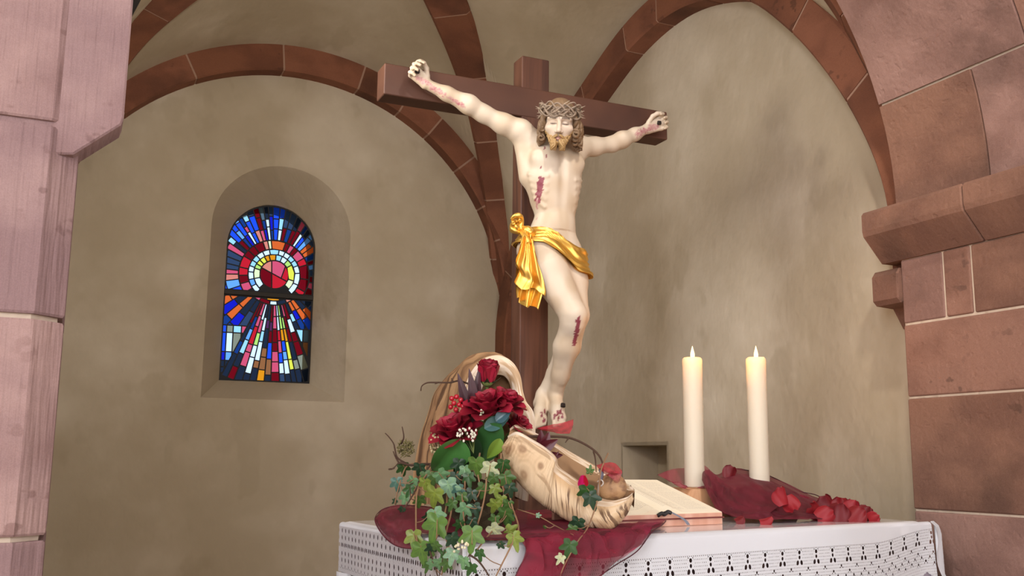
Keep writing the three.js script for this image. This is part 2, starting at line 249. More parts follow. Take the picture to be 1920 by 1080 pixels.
{ // arch over the opening
  const S = struct('wall_arch');
  const ring = (r0, r1, a0, a1, z0, z1) => { const K = Math.max(2, Math.round((a1 - a0) / 0.06)), o = []; for (let i = 0; i <= K; i++) { const t = lerp(a0, a1, i / K); o.push([ARC_X + r0 * Math.cos(t), ARC_Y + r0 * Math.sin(t)]); } for (let i = K; i >= 0; i--) { const t = lerp(a0, a1, i / K); o.push([ARC_X + r1 * Math.cos(t), ARC_Y + r1 * Math.sin(t)]); } const g = new THREE.ExtrudeGeometry(toShape(o), { depth: z1 - z0, bevelEnabled: true, bevelSize: 0.004, bevelThickness: 0.004, bevelSegments: 1, curveSegments: 4 }); g.translate(0, 0, z0); return boxUV(g, [R0() * 2, R0() * 2]); };
  mesh('mortar', join([ring(ARC_R + 0.012, ARC_R + 0.4, -0.01, 1.9, JZ + 0.01, JZ + 0.95), ring(ARC_R + 0.012, ARC_R + 0.4, 1.9, Math.PI, JZ + 0.01, JZ + 0.12)]), M.mortar, S);
  const cut = [0, 0.287, 0.66, 0.98, 1.3, 1.62, 1.95, 2.27, 2.58, 2.86, Math.PI], zc = [[0.46], [0.7], [0.4], [0.6], [0.5], [0.6], [0.5], [0.6], [0.4], [0.6]];
  for (let i = 0; i < 10; i++) { const zs = i < 6 ? [0, ...zc[i], 0.96] : [0, 0.13]; for (let k = 0; k < zs.length - 1; k++) mesh('stone', ring(ARC_R, ARC_R + 0.35, cut[i] + 0.006, cut[i + 1] - 0.006, JZ + zs[k] + 0.006, JZ + zs[k + 1] - 0.006), M.stones[(i + k + 1) % 3], S); }
}
{ // corbel in the corner behind the pier
  const s = toShape([[0, 1.74], [-0.06, 1.76], [-0.11, 1.84], [-0.2, 1.845], [-0.215, 1.86], [-0.215, 1.955], [-0.2, 1.975], [0, 1.975]]);
  const g = new THREE.ExtrudeGeometry(s, { depth: 0.13, bevelEnabled: true, bevelSize: 0.006, bevelThickness: 0.006, bevelSegments: 1 }); g.translate(0, 0, 4.185);
  struct('trim_7', boxUV(g), M.stones[1]);
}
// ---------------------------------------------------------------- left pier, tooled sandstone with a chamfered arris
{
  const S = struct('wall_pier_left'), xe = -3.256, zf = 4.47, zb = 4.0, ch = 0.068;
  mesh('mortar', (() => { const s = toShape([[-4.6, -zb], [-4.6, -zf + 0.012], [xe - ch - 0.006, -zf + 0.012], [xe - 0.012, -zf + ch + 0.006], [xe - 0.012, -zb]]); const g = new THREE.ExtrudeGeometry(s, { depth: 3.2, bevelEnabled: false }); g.applyMatrix4(new THREE.Matrix4().makeBasis(V(1, 0, 0), V(0, 0, -1), V(0, 1, 0))); return boxUV(g); })(), M.mortar, S);
  const ys = [0, 0.5, 0.993, 1.552, 2.07, 2.6, 3.2];
  for (let i = 0; i < 6; i++) {
    const y0 = ys[i] + 0.007, y1 = ys[i + 1] - 0.007;
    const s = toShape([[-4.6, -zb], [-4.6, -zf], [xe - ch, -zf], [xe, -zf + ch * 0.9], [xe, -zb]]);
    const g = new THREE.ExtrudeGeometry(s, { depth: y1 - y0 - 0.012, bevelEnabled: true, bevelSize: 0.004, bevelThickness: 0.006, bevelSegments: 1 });
    g.applyMatrix4(new THREE.Matrix4().makeBasis(V(1, 0, 0), V(0, 0, -1), V(0, 1, 0))); g.translate(0, y0 + 0.006, 0);
    mesh('stone', boxUV(g, [R0(), R0()]), M.tooled[i % 2], S);
  }
  // impost on the left: slanted underside, upright face
  const s = toShape([[-3.5, 2.1], [xe - 0.05, 2.03], [xe - 0.01, 2.035], [xe + 0.1, 2.132], [xe + 0.105, 2.15], [xe + 0.105, 2.9], [-3.5, 2.9]]);
  const g = new THREE.ExtrudeGeometry(s, { depth: 0.12, bevelEnabled: true, bevelSize: 0.005, bevelThickness: 0.005, bevelSegments: 1 }); g.translate(0, -0.035, 4.335);
  mesh('impost_stone', boxUV(g), M.tooled[1], S);
}
// ================================================================ stained glass: a red sun with rays, every pane its own piece of coloured glass
{
  const W = struct('window_1'), SC = [-1.836, 2.586], zG = -0.345;
  const GL = GLASS.map((p) => [p[0], p[1]]);
  const area = (P) => { let a = 0; for (let i = 0; i < P.length; i++) { const p = P[i], q = P[(i + 1) % P.length]; a += p[0] * q[1] - q[0] * p[1]; } return a / 2; };
  const clipHalf = (P, nx, ny, c) => { const o = []; for (let i = 0; i < P.length; i++) { const p = P[i], q = P[(i + 1) % P.length], a = nx * p[0] + ny * p[1] - c, b = nx * q[0] + ny * q[1] - c; if (a >= 0) o.push(p); if ((a >= 0) !== (b >= 0)) { const t = a / (a - b); o.push([lerp(p[0], q[0], t), lerp(p[1], q[1], t)]); } } return o; };
  const clipTo = (P, Q, inset) => { let o = P; for (let i = 0; i < Q.length && o.length; i++) { const p = Q[i], q = Q[(i + 1) % Q.length], l = Math.hypot(q[0] - p[0], q[1] - p[1]); if (l < 1e-6) continue; const nx = -(q[1] - p[1]) / l, ny = (q[0] - p[0]) / l; o = clipHalf(o, nx, ny, nx * p[0] + ny * p[1] + inset); } return o; };
  const PAL = { w: '#eaf2fb', c: '#a9d8e8', l: '#6fa6ea', b: '#2450d8', B: '#1a1fb0', n: '#1b3a78', d: '#36435a', k: '#232a38', g: '#5c6a70', r: '#d3202c', R: '#780c16', p: '#e0526a', s: '#e8836c', o: '#e8642a', O: '#f09018', y: '#f2e44a', Y: '#f4efb0', G: '#bfe06a', t: '#9c6038', e: '#8f8a72', v: '#5a2a50' };
  const mats = {}; for (const k in PAL) mats[k] = phys({ color: PAL[k], roughness: 0.06, transmission: 1, thickness: 0, ior: 1.5, specularIntensity: 0 });
  const holes = [], rnd = rng(99);
  const pane = (P, col) => {
    let Q = clipTo(P, GL, 0.008); if (Q.length < 3 || Math.abs(area(Q)) < 0.00018) return;
    if (area(Q) < 0) Q = Q.slice().reverse();
    const I = clipTo(Q, Q, 0.0042); if (I.length < 3 || Math.abs(area(I)) < 0.0001) return;
    holes.push(I);
    const g = new THREE.ShapeGeometry(toShape(I)); g.translate(0, 0, zG + 0.003 + rnd() * 0.002); g.rotateY(0);
    mesh('pane', g, mats[col], W);
  };
  const pol = (r, a) => [SC[0] + r * Math.cos(a), SC[1] + r * Math.sin(a)], D = Math.PI / 180;
  const sector = (r0, r1, a0, a1) => [pol(r0, a0), pol(r1, a0), pol(r1, (a0 + a1) / 2), pol(r1, a1), pol(r0, a1)];
  const UP = 2.446, LO = 2.402;
  const up = (P) => clipHalf(P, 0, 1, UP), lo = (P) => clipHalf(P, 0, -1, -LO);
  // disk, cut into six shards
  const disk = Array.from({ length: 28 }, (_, i) => pol(0.11, i / 28 * 2 * Math.PI));
  const cutA = [[1, 0.02, -0.02], [0.35, 1, 0.02]]; let k = 0;
  for (const s of [1, -1]) { const half = clipHalf(disk, s * 1, s * 0.05, s * (SC[0] - 0.02 + 0.05 * SC[1])); for (const s2 of [1, -1]) { let q = clipHalf(half, s2 * 0.42, s2 * 0.9, s2 * (0.42 * SC[0] + 0.9 * SC[1])); if (s === 1 && s2 === 1) { for (const s3 of [1, -1]) pane(up(clipHalf(q, s3, s3 * -0.3, s3 * (SC[0] + 0.06 - 0.3 * SC[1]))), s3 > 0 ? 'r' : 'p'); } else pane(up(q), s === 1 ? 'r' : s2 === 1 ? 's' : 'R'); } }
  const ringCells = (r0, r1, angs, cols) => { for (let i = 0; i < angs.length - 1; i++) { const c = cols[i % cols.length]; if (c !== '.') pane(up(sector(r0, r1, angs[i] * D, angs[i + 1] * D)), c); } };
  ringCells(0.112, 0.157, [-42, -14, 34, 52, 70, 88, 108, 122, 138, 152, 166, 196, 226], 'YyGwcOOyyGYw'.split(''));
  ringCells(0.158, 0.198, [-46, -20, 8, 26, 40, 54, 68, 82, 104, 120, 136, 150, 164, 178, 196, 212, 230], 'wwwccwwcwwccwwlw'.split(''));
  ringCells(0.2, 0.268, [-36, -26, -4, 22, 34, 50, 58, 66, 74, 98, 104, 112, 128, 140, 152, 172, 186, 200, 216], 'rRRrpRpRoYsRRRrrRp'.split(''));
  // rays of the upper half, each cut crosswise
  const rays = [[-30, 'RR'], [-18, 'pR'], [-8, 'Rd'], [2, 'dt'], [12, 'lc'], [20, 'Rn'], [26, 'nb'], [34, 'oo'], [41, 'od'], [47, 'll'], [53, 'bk'], [58, 'wn'], [62, 'Rp'], [67, 'Rk'], [72, 'nd'], [78, 'Rd'], [83, 'wcb'], [88, 'bbb'], [94, 'nBd'], [98, 'wwk'], [102, 'Bng'], [106, 'pRR'], [111, 'sbd'], [117, 'bbcg'], [122, 'wpn'], [126, 'Bbl'], [131, 'nlb'], [136, 'Rbl'], [142, 'kcd'], [148, 'pp'], [155, 'dk'], [163, 'dd'], [171, 'dl'], [178, 'pw'], [184, 'ss'], [192, 'lb'], [203, 'bB'], [214, 'RR'], [222, '']];
  for (let i = 0; i < rays.length - 1; i++) { const a0 = rays[i][0] * D, a1 = rays[i + 1][0] * D, cs = rays[i][1], R = 0.63, n = cs.length; for (let j = 0; j < n; j++) { const f = (q) => q === 0 ? 0.27 : q === n ? R : 0.27 + (n === 2 ? 0.11 : 0.085) * q * (0.85 + 0.4 * hash2(i, q, 5)); pane(up(sector(f(j), f(j + 1), a0, a1)), cs[j]); } }
  // lower half: foot of the sun, fan of rays, blocks of dark glass beside them
  const low = (r0, r1, a, b, c) => pane(lo(sector(r0, r1, (270 + a) * D, (270 + b) * D)), c);
  [[-52, -34, 'G'], [-34, -14, 'w'], [-14, 14, 'O'], [14, 34, 'G'], [34, 52, 'c']].forEach(([a, b, c]) => low(0.17, 0.205, a, b, c));
  [[-46, -26, 'p'], [-26, -6, 'R'], [-6, 8, 'w'], [8, 26, 'k'], [26, 46, 's']].forEach(([a, b, c]) => low(0.206, 0.236, a, b, c));
  const fan = [[-84, 'g'], [-72, 'kd'], [-62, 'oot'], [-54, 'kBd'], [-46, 'oon'], [-39, 'kBn'], [-31, 'kdn'], [-24, 'Rknk'], [-21, 'RnlckR'], [-17.5, 'pprppk'], [-13.5, 'wpGwwk'], [-10, 'kwcwtk'], [-6.5, 'kvkttO'], [-2.5, 'RvRbtk'], [1, 'ppRRppR'], [5.6, 'wwrpbwd'], [8.6, 'GGOblwk'], [11.8, 'kGOyyk'], [14.6, 'pRRkek'], [18, 'RwRRek'], [23, 'kckee'], [28, 'oBnck'], [34, 'oobk'], [41, 'kod'], [48, 'knn'], [58, 'dn'], [70, 'kd'], [84, '']];
  const yB = 2.175;
  for (let i = 0; i < fan.length - 1; i++) {
    const a0 = fan[i][0], a1 = fan[i + 1][0], cs = fan[i][1], n = cs.length, mid = Math.abs((a0 + a1) / 2);
    const rEnd = mid > 24 ? 0.62 : 0.86;
    for (let j = 0; j < n; j++) { const f = (q) => q === 0 ? 0.237 : q === n ? rEnd : lerp(0.237, rEnd, (q + 0.5 * (hash2(i, q, 8) - 0.5)) / n); let P = lo(sector(f(j), f(j + 1), (270 + a0) * D, (270 + a1) * D)); if (mid > 24) P = clipHalf(P, 0, 1, yB); pane(P, cs[j]); }
  }
  const side = (xs, ys, cols, sgn) => { const a = (270 + sgn * 24) * D, nx = -Math.sin(a) * -sgn, ny = Math.cos(a) * -sgn; for (let r = 0; r < ys.length - 1; r++) for (let c = 0; c < xs.length - 1; c++) { let P = [[xs[c], ys[r + 1]], [xs[c + 1], ys[r + 1]], [xs[c + 1], ys[r]], [xs[c], ys[r]]]; P = clipHalf(P, -nx, -ny, -(nx * SC[0] + ny * SC[1])); pane(P, cols[r][c]); } };
  side([-2.21, -2.168, -2.12, -2.06, -1.985, -1.92], [2.175, 2.12, 1.975, 1.91, 1.862, 1.818, 1.76], ['becpn', 'bwedn', 'Blcdb', 'kkddb', 'kkklk', 'kkgkn'], -1);
  side([-1.73, -1.65, -1.595, -1.55, -1.5], [2.175, 2.08, 1.97, 1.86, 1.76], ['kcgk', 'ketn', 'kekn', 'kdnn'], 1);
  // lead between the panes, frame and saddle bar
  const lead = toShape(GL); for (const h of holes) lead.holes.push(toPath(h));
  const lg = new THREE.ExtrudeGeometry(lead, { depth: 0.008, bevelEnabled: false }); lg.translate(0, 0, zG);
  const leadM = std({ color: 0x17181c, roughness: 0.6, metalness: 0.3 });
  mesh('lead', lg, leadM, W);
  mesh('saddle_bar', rbox(0.674, 0.036, 0.022, 0.006, -1.868, 2.424, zG + 0.016), std({ color: 0x2b2722, roughness: 0.7 }), W);
}
// ================================================================ the cross and the carved figure
const woodTex = (c1, c2, s, f = 60) => tex(512, 512, (u, v) => { const w = fbm(u, v, 3, 3, 3, s), g = fbm(u + 0.03 * w, v, f, 3, 4, s + 3); return mix3(hex(c1), hex(c2), smooth(0.3, 0.7, 0.7 * g + 0.3 * w)); }, true, 1);
{
  const m = std({ map: woodTex('#4f3123', '#6e4834', 201), roughness: 0.62, color: 0xe8e4e4 });
  const mh = std({ map: woodTex('#4f3123', '#6e4834', 231, 3), roughness: 0.62, color: 0xe8e4e4 });
  const zc = 3.666, C = thing('cross', 'tall dark brown wooden cross standing behind the altar', 'cross', [-1.52, 0, zc]);
  const post = rbox(0.128, 2.885, 0.09, 0.006, 0, 1.4425, -0.047, 2); mesh('post', post, m, C);
  mesh('crossbar', rbox(1.314, 0.13, 0.1, 0.006, -0.005, 2.68, -0.05 + 0.0, 2), mh, C);
  mesh('foot_block', rbox(0.5, 0.12, 0.4, 0.01, 0, 0.06, -0.05, 2), m, C);
}
// --- signed distances
const smin = (a, b, k) => { const h = clamp(0.5 + 0.5 * (b - a) / k); return lerp(b, a, h) - k * h * (1 - h); };
const smax = (a, b, k) => -smin(-a, -b, k);
function cap(p, a, b, ra, rb) { const bx = b[0] - a[0], by = b[1] - a[1], bz = b[2] - a[2], px = p[0] - a[0], py = p[1] - a[1], pz = p[2] - a[2]; const t = clamp((px * bx + py * by + pz * bz) / (bx * bx + by * by + bz * bz)); return Math.hypot(px - bx * t, py - by * t, pz - bz * t) - lerp(ra, rb, t); }
function ell(p, c, r) { const x = (p[0] - c[0]) / r[0], y = (p[1] - c[1]) / r[1], z = (p[2] - c[2]) / r[2], k0 = Math.hypot(x, y, z), k1 = Math.hypot(x / r[0], y / r[1], z / r[2]); return k1 < 1e-9 ? -Math.min(...r) : k0 * (k0 - 1) / k1; }
function surfaceNets(f, lo, hi, cell) {
  const nx = Math.ceil((hi[0] - lo[0]) / cell) + 1, ny = Math.ceil((hi[1] - lo[1]) / cell) + 1, nz = Math.ceil((hi[2] - lo[2]) / cell) + 1, val = new Float32Array(nx * ny * nz).fill(1), id = (x, y, z) => (z * ny + y) * nx + x, B = 8, reach = cell * B * 0.5 * 1.7321 * 1.5;
  for (let bz = 0; bz < nz; bz += B) for (let by = 0; by < ny; by += B) for (let bx = 0; bx < nx; bx += B) {
    const c = f([lo[0] + (bx + B / 2) * cell, lo[1] + (by + B / 2) * cell, lo[2] + (bz + B / 2) * cell]);
    for (let z = bz; z < Math.min(nz, bz + B); z++) for (let y = by; y < Math.min(ny, by + B); y++) for (let x = bx; x < Math.min(nx, bx + B); x++) val[id(x, y, z)] = Math.abs(c) > reach ? c : f([lo[0] + x * cell, lo[1] + y * cell, lo[2] + z * cell]);
  }
  const vi = new Int32Array(nx * ny * nz).fill(-1), pos = [], idx = [];
  for (let z = 0; z < nz - 1; z++) for (let y = 0; y < ny - 1; y++) for (let x = 0; x < nx - 1; x++) {
    let n = 0, sx = 0, sy = 0, sz = 0; const c = []; for (let k = 0; k < 8; k++) c.push(val[id(x + (k & 1), y + (k >> 1 & 1), z + (k >> 2))]);
    for (let a = 0; a < 8; a++) for (const b of [1, 2, 4]) if (!(a & b)) { const p = c[a], q = c[a | b]; if ((p < 0) !== (q < 0)) { const t = p / (p - q); n++; sx += (a & 1) + (b === 1 ? t : 0); sy += (a >> 1 & 1) + (b === 2 ? t : 0); sz += (a >> 2) + (b === 4 ? t : 0); } }
    if (n) { vi[id(x, y, z)] = pos.length / 3; pos.push(lo[0] + (x + sx / n) * cell, lo[1] + (y + sy / n) * cell, lo[2] + (z + sz / n) * cell); }
  }
  const quad = (a, b, c, d, flip) => { if (a < 0 || b < 0 || c < 0 || d < 0) return; flip ? idx.push(a, c, b, a, d, c) : idx.push(a, b, c, a, c, d); };
  for (let z = 1; z < nz - 1; z++) for (let y = 1; y < ny - 1; y++) for (let x = 1; x < nx - 1; x++) {
    const s = val[id(x, y, z)] < 0;
    if (s !== val[id(x + 1, y, z)] < 0) quad(vi[id(x, y - 1, z - 1)], vi[id(x, y, z - 1)], vi[id(x, y, z)], vi[id(x, y - 1, z)], !s);
    if (s !== val[id(x, y + 1, z)] < 0) quad(vi[id(x - 1, y, z - 1)], vi[id(x - 1, y, z)], vi[id(x, y, z)], vi[id(x, y, z - 1)], !s);
    if (s !== val[id(x, y, z + 1)] < 0) quad(vi[id(x - 1, y - 1, z)], vi[id(x, y - 1, z)], vi[id(x, y, z)], vi[id(x - 1, y, z)], !s);
  }
  const g = geo(pos, idx), e = cell * 0.5, nn = g.attributes.normal;
  for (let i = 0; i < pos.length / 3; i++) { const p = [pos[i * 3], pos[i * 3 + 1], pos[i * 3 + 2]], d = [0, 1, 2].map((k) => { const a = p.slice(), b = p.slice(); a[k] += e; b[k] -= e; return f(a) - f(b); }), l = Math.hypot(...d) || 1; nn.setXYZ(i, d[0] / l, d[1] / l, d[2] / l); }
  return g;
}
{
  const BASE = [-1.52, 1.33, 3.72];
  const F = thing('statue', 'pale painted wooden figure of a bearded man with outstretched arms nailed to the cross', 'statue', BASE);
  // ---- skeleton (metres, place in the chapel)
  const prof = [[1.96, -1.508, 0.100, 0.084, 3.782], [2.05, -1.507, 0.106, 0.082, 3.78], [2.11, -1.496, 0.094, 0.072, 3.782], [2.17, -1.488, 0.083, 0.064, 3.784], [2.235, -1.492, 0.1, 0.076, 3.782], [2.31, -1.496, 0.118, 0.09, 3.776], [2.37, -1.494, 0.121, 0.093, 3.77], [2.43, -1.49, 0.118, 0.082, 3.765], [2.48, -1.487, 0.095, 0.062, 3.762], [2.525, -1.488, 0.05, 0.045, 3.77]];
  const torso = (p) => {
    const y = clamp(p[1], 1.96, 2.525); let i = 1; while (i < prof.length - 1 && y > prof[i][0]) i++;
    const a = prof[i - 1], b = prof[i], t = smooth(0, 1, (y - a[0]) / (b[0] - a[0])) * 0.5 + 0.5 * (y - a[0]) / (b[0] - a[0]), cx = lerp(a[1], b[1], t), rx = lerp(a[2], b[2], t), rz = lerp(a[3], b[3], t), cz = lerp(a[4], b[4], t);
    const x = (p[0] - cx) / rx, z = (p[2] - cz) / rz, l = Math.pow(Math.pow(Math.abs(x), 2.3) + Math.pow(Math.abs(z), 2.3), 1 / 2.3); let d = (l - 1) * Math.min(rx, rz);
    const dy = Math.abs(p[1] - y); return dy > 0 ? Math.hypot(Math.max(d, 0), dy) + Math.min(d, 0) * 0.2 : d;
  };
  const sub = (a, b) => [a[0] - b[0], a[1] - b[1], a[2] - b[2]], addv = (a, b, s = 1) => [a[0] + b[0] * s, a[1] + b[1] * s, a[2] + b[2] * s], nrm = (a) => { const l = Math.hypot(...a); return a.map((x) => x / l); };
  // ---- hands: palm, four bent fingers, thumb
  function handBones(wrist, dir, up) {
    const d = nrm(dir), v = nrm(up), z = [0, 0, 1], o = [];
    const pt = (a, b, c) => [0, 1, 2].map((i) => wrist[i] + d[i] * a + v[i] * b + z[i] * c);
    for (const [b, r] of [[-0.021, 0.0115], [-0.007, 0.0125], [0.007, 0.0125], [0.02, 0.0115]]) o.push([pt(0.004, b * 0.5, 0), pt(0.068, b, 0.004), 0.013, r]);
    const fl = [[-0.0255, 0.8, 0.3], [-0.0088, 0.96, 0.12], [0.0088, 1, 0], [0.0255, 0.92, 0.1]];
    fl.forEach(([b, s, c], i) => { let q = pt(0.068, b, 0.005), a = 0.85 + c; for (const [len, r, bend] of [[0.031, 0.0086, 0.95], [0.021, 0.0078, 0.85], [0.017, 0.007, 0]]) { const e = [0, 1, 2].map((k) => q[k] + len * s * (d[k] * Math.cos(a) + z[k] * Math.sin(a)) + v[k] * b * 0.08); o.push([q, e, r, r * 0.93]); q = e; a += bend; } });
    let q = pt(0.018, 0.024, 0.008); for (const e of [pt(0.042, 0.04, 0.02), pt(0.064, 0.042, 0.03), pt(0.08, 0.036, 0.034)]) { o.push([q, e, 0.0105, 0.0085]); q = e; }
    return o;
  }
  const HR = handBones([-2.022, 2.664, 3.714], [-0.78, 0.62, 0], [0.62, 0.78, 0]), HL = handBones([-1.006, 2.63, 3.714], [0.88, 0.47, 0], [-0.47, 0.88, 0]);
  const arms = [ // a, b, ra, rb
    [[-1.575, 2.475, 3.755], [-1.63, 2.515, 3.752], 0.05, 0.049], [[-1.63, 2.515, 3.752], [-1.70, 2.538, 3.745], 0.047, 0.041], [[-1.70, 2.538, 3.745], [-1.785, 2.572, 3.735], 0.041, 0.033], [[-1.785, 2.572, 3.735], [-1.85, 2.601, 3.735], 0.034, 0.0375], [[-1.85, 2.601, 3.735], [-1.94, 2.635, 3.724], 0.0365, 0.027], [[-1.94, 2.635, 3.724], [-2.024, 2.665, 3.714], 0.027, 0.0195],
    [[-1.405, 2.465, 3.75], [-1.36, 2.488, 3.747], 0.049, 0.046], [[-1.36, 2.488, 3.747], [-1.28, 2.505, 3.738], 0.045, 0.038], [[-1.28, 2.505, 3.738], [-1.188, 2.531, 3.728], 0.038, 0.031], [[-1.188, 2.531, 3.728], [-1.14, 2.557, 3.728], 0.032, 0.035], [[-1.14, 2.557, 3.728], [-1.07, 2.595, 3.72], 0.034, 0.026], [[-1.07, 2.595, 3.72], [-1.004, 2.632, 3.714], 0.026, 0.0195]];
  const legs = [
    [[-1.562, 2.02, 3.785], [-1.545, 1.93, 3.845], 0.086, 0.08], [[-1.545, 1.93, 3.845], [-1.489, 1.748, 3.945], 0.08, 0.05], [[-1.489, 1.745, 3.948], [-1.489, 1.715, 3.945], 0.048, 0.043], [[-1.49, 1.715, 3.935], [-1.488, 1.63, 3.885], 0.043, 0.049], [[-1.488, 1.63, 3.885], [-1.486, 1.53, 3.835], 0.048, 0.034], [[-1.486, 1.53, 3.835], [-1.486, 1.45, 3.79], 0.033, 0.0265],
    [[-1.452, 2.015, 3.778], [-1.446, 1.9, 3.825], 0.084, 0.075], [[-1.446, 1.9, 3.825], [-1.444, 1.76, 3.885], 0.073, 0.049], [[-1.444, 1.758, 3.886], [-1.452, 1.64, 3.83], 0.046, 0.047], [[-1.452, 1.64, 3.83], [-1.478, 1.54, 3.775], 0.047, 0.033], [[-1.478, 1.54, 3.775], [-1.512, 1.455, 3.735], 0.032, 0.0265]];
  const toes = (ball, tip, side, n, w, r) => { const o = []; for (let i = 0; i < n; i++) { const s = (i / (n - 1) - 0.5) * w, k = 1 - 0.07 * i; const a = addv(ball, side, s), b = addv(addv(ball, side, s * 1.1), sub(tip, ball), k); o.push([a, b, i ? r * 0.78 : r, i ? r * 0.68 : r * 0.92]); } return o; };
  const sR = nrm([1, 0.12, -0.1]), sL = nrm([1, 0.1, -0.1]);
  const feet = [
    [[-1.488, 1.448, 3.78], [-1.492, 1.415, 3.765], 0.027, 0.028], [[-1.486, 1.45, 3.79], [-1.502, 1.395, 3.84], 0.027, 0.024], [[-1.492, 1.415, 3.77], [-1.507, 1.378, 3.842], 0.027, 0.023], [[-1.502, 1.395, 3.84], [-1.492, 1.362, 3.862], 0.024, 0.015], [[-1.502, 1.395, 3.84], [-1.526, 1.36, 3.862], 0.023, 0.014], ...toes([-1.507, 1.368, 3.858], [-1.514, 1.33, 3.878], sR, 5, 0.04, 0.0095),
    [[-1.512, 1.455, 3.735], [-1.53, 1.42, 3.74], 0.027, 0.027], [[-1.513, 1.455, 3.737], [-1.55, 1.39, 3.785], 0.027, 0.023], [[-1.55, 1.39, 3.785], [-1.545, 1.355, 3.803], 0.022, 0.014], [[-1.55, 1.39, 3.785], [-1.572, 1.352, 3.803], 0.021, 0.014], ...toes([-1.557, 1.36, 3.803], [-1.57, 1.325, 3.822], sL, 5, 0.042, 0.0095)];
  const bb = (list, pad) => { const lo = [9, 9, 9], hi = [-9, -9, -9]; for (const [a, b, ra, rb] of list) for (let i = 0; i < 3; i++) { lo[i] = Math.min(lo[i], a[i] - ra, b[i] - rb); hi[i] = Math.max(hi[i], a[i] + ra, b[i] + rb); } return [lo.map((x) => x - pad), hi.map((x) => x + pad)]; };
  const boxD = (p, [lo, hi]) => Math.hypot(Math.max(lo[0] - p[0], 0, p[0] - hi[0]), Math.max(lo[1] - p[1], 0, p[1] - hi[1]), Math.max(lo[2] - p[2], 0, p[2] - hi[2]));
  const groups = [[arms.slice(0, 6), 0.022], [arms.slice(6), 0.022], [legs.slice(0, 6), 0.02], [legs.slice(6), 0.02], [feet.slice(0, 10), 0.009], [feet.slice(10), 0.009], [HR, 0.0045], [HL, 0.0045]].map(([l, k]) => ({ l, k, b: bb(l, 0.0) }));
  const part = (p, g) => { const e = boxD(p, g.b); if (e > 0.06) return e; let d = 9; for (const s of g.l) d = smin(d, cap(p, s[0], s[1], s[2], s[3]), g.k); return d; };
  const body = (p) => {
    let t = torso(p);
    if (p[1] > 2.1 && p[1] < 2.6 && p[0] > -1.7 && p[0] < -1.28) {
      for (const s of [-1, 1]) { // chest, collar bones, shoulder muscle, side of the chest towards the arm
        const X = (x) => -1.493 + s * x;
        t = smin(t, ell(p, [X(0.055), 2.392, 3.825], [0.06, 0.042, 0.034]), 0.03);
        t = smin(t, cap(p, [X(0.018), 2.462, 3.818], [X(0.1), 2.486, 3.78], 0.011, 0.012), 0.022);
        t = smin(t, cap(p, [X(0.105), 2.33, 3.75], [X(0.118), 2.44, 3.745], 0.03, 0.034), 0.03);
        for (let i = 0; i < 5; i++) { const y = 2.325 - i * 0.024; t = smin(t, cap(p, [X(0.114 - i * 0.006), y, 3.8], [X(0.062), y - 0.014 - 0.006 * i, 3.853 - 0.006 * i], 0.0075, 0.0055), 0.011); }
        t = smin(t, cap(p, [X(0.03), 2.33, 3.838], [X(0.066), 2.24, 3.824], 0.012, 0.01), 0.02);      // edge of the rib cage
        t = smax(t, -ell(p, [X(0.085), 2.2, 3.865], [0.02, 0.03, 0.014]), 0.02);
      }
      t = smax(t, -cap(p, [-1.493, 2.43, 3.872], [-1.49, 2.14, 3.865], 0.008, 0.008), 0.022);
      t = smax(t, -ell(p, [-1.492, 2.15, 3.853], [0.006, 0.008, 0.008]), 0.006);
      t = smin(t, ell(p, [-1.49, 2.13, 3.825], [0.05, 0.045, 0.03]), 0.03);
    }
    t = smin(t, cap(p, [-1.488, 2.49, 3.765], [-1.505, 2.555, 3.81], 0.04, 0.036), 0.03);     // neck
    for (let i = 0; i < groups.length; i++) { const g = groups[i], d = part(p, g); t = i < 2 ? smin(t, d, 0.035) : i === 2 || i === 3 ? smin(t, d, i === 2 ? 0.03 : 0.025) : smin(t, d, 0.012); }
    t = smin(t, ell(p, [-1.487, 1.748, 3.968], [0.03, 0.036, 0.028]), 0.025);                 // knee cap
    t = smin(t, cap(p, [-1.487, 1.7, 3.962], [-1.487, 1.5, 3.848], 0.012, 0.008), 0.02);      // shin
    return t;
  };
  // ---- head
  const hf = nrm([-0.43, -0.27, 0.86]), hr = nrm([hf[2], 0, -hf[0]]).map((x) => x), hu = [hf[1] * hr[2] - hf[2] * hr[1], hf[2] * hr[0] - hf[0] * hr[2], hf[0] * hr[1] - hf[1] * hr[0]];
  const tilt = 0.07, r2 = hr.map((x, i) => x * Math.cos(tilt) - hu[i] * Math.sin(tilt)), u2 = hu.map((x, i) => x * Math.cos(tilt) + hr[i] * Math.sin(tilt));
  const hc = at(1049, 230, 4.13 - 0.23).toArray();   // between the eyes, inside the head
  const hcen = addv(hc, hf, -0.065), HS = 0.98;
  const toHead = (p) => { const q = sub(p, hcen); return [(q[0] * r2[0] + q[1] * r2[1] + q[2] * r2[2]) / HS, (q[0] * u2[0] + q[1] * u2[1] + q[2] * u2[2]) / HS, (q[0] * hf[0] + q[1] * hf[1] + q[2] * hf[2]) / HS]; };
  const fromHead = (x, y, z) => [0, 1, 2].map((i) => hcen[i] + HS * (r2[i] * x + u2[i] * y + hf[i] * z));
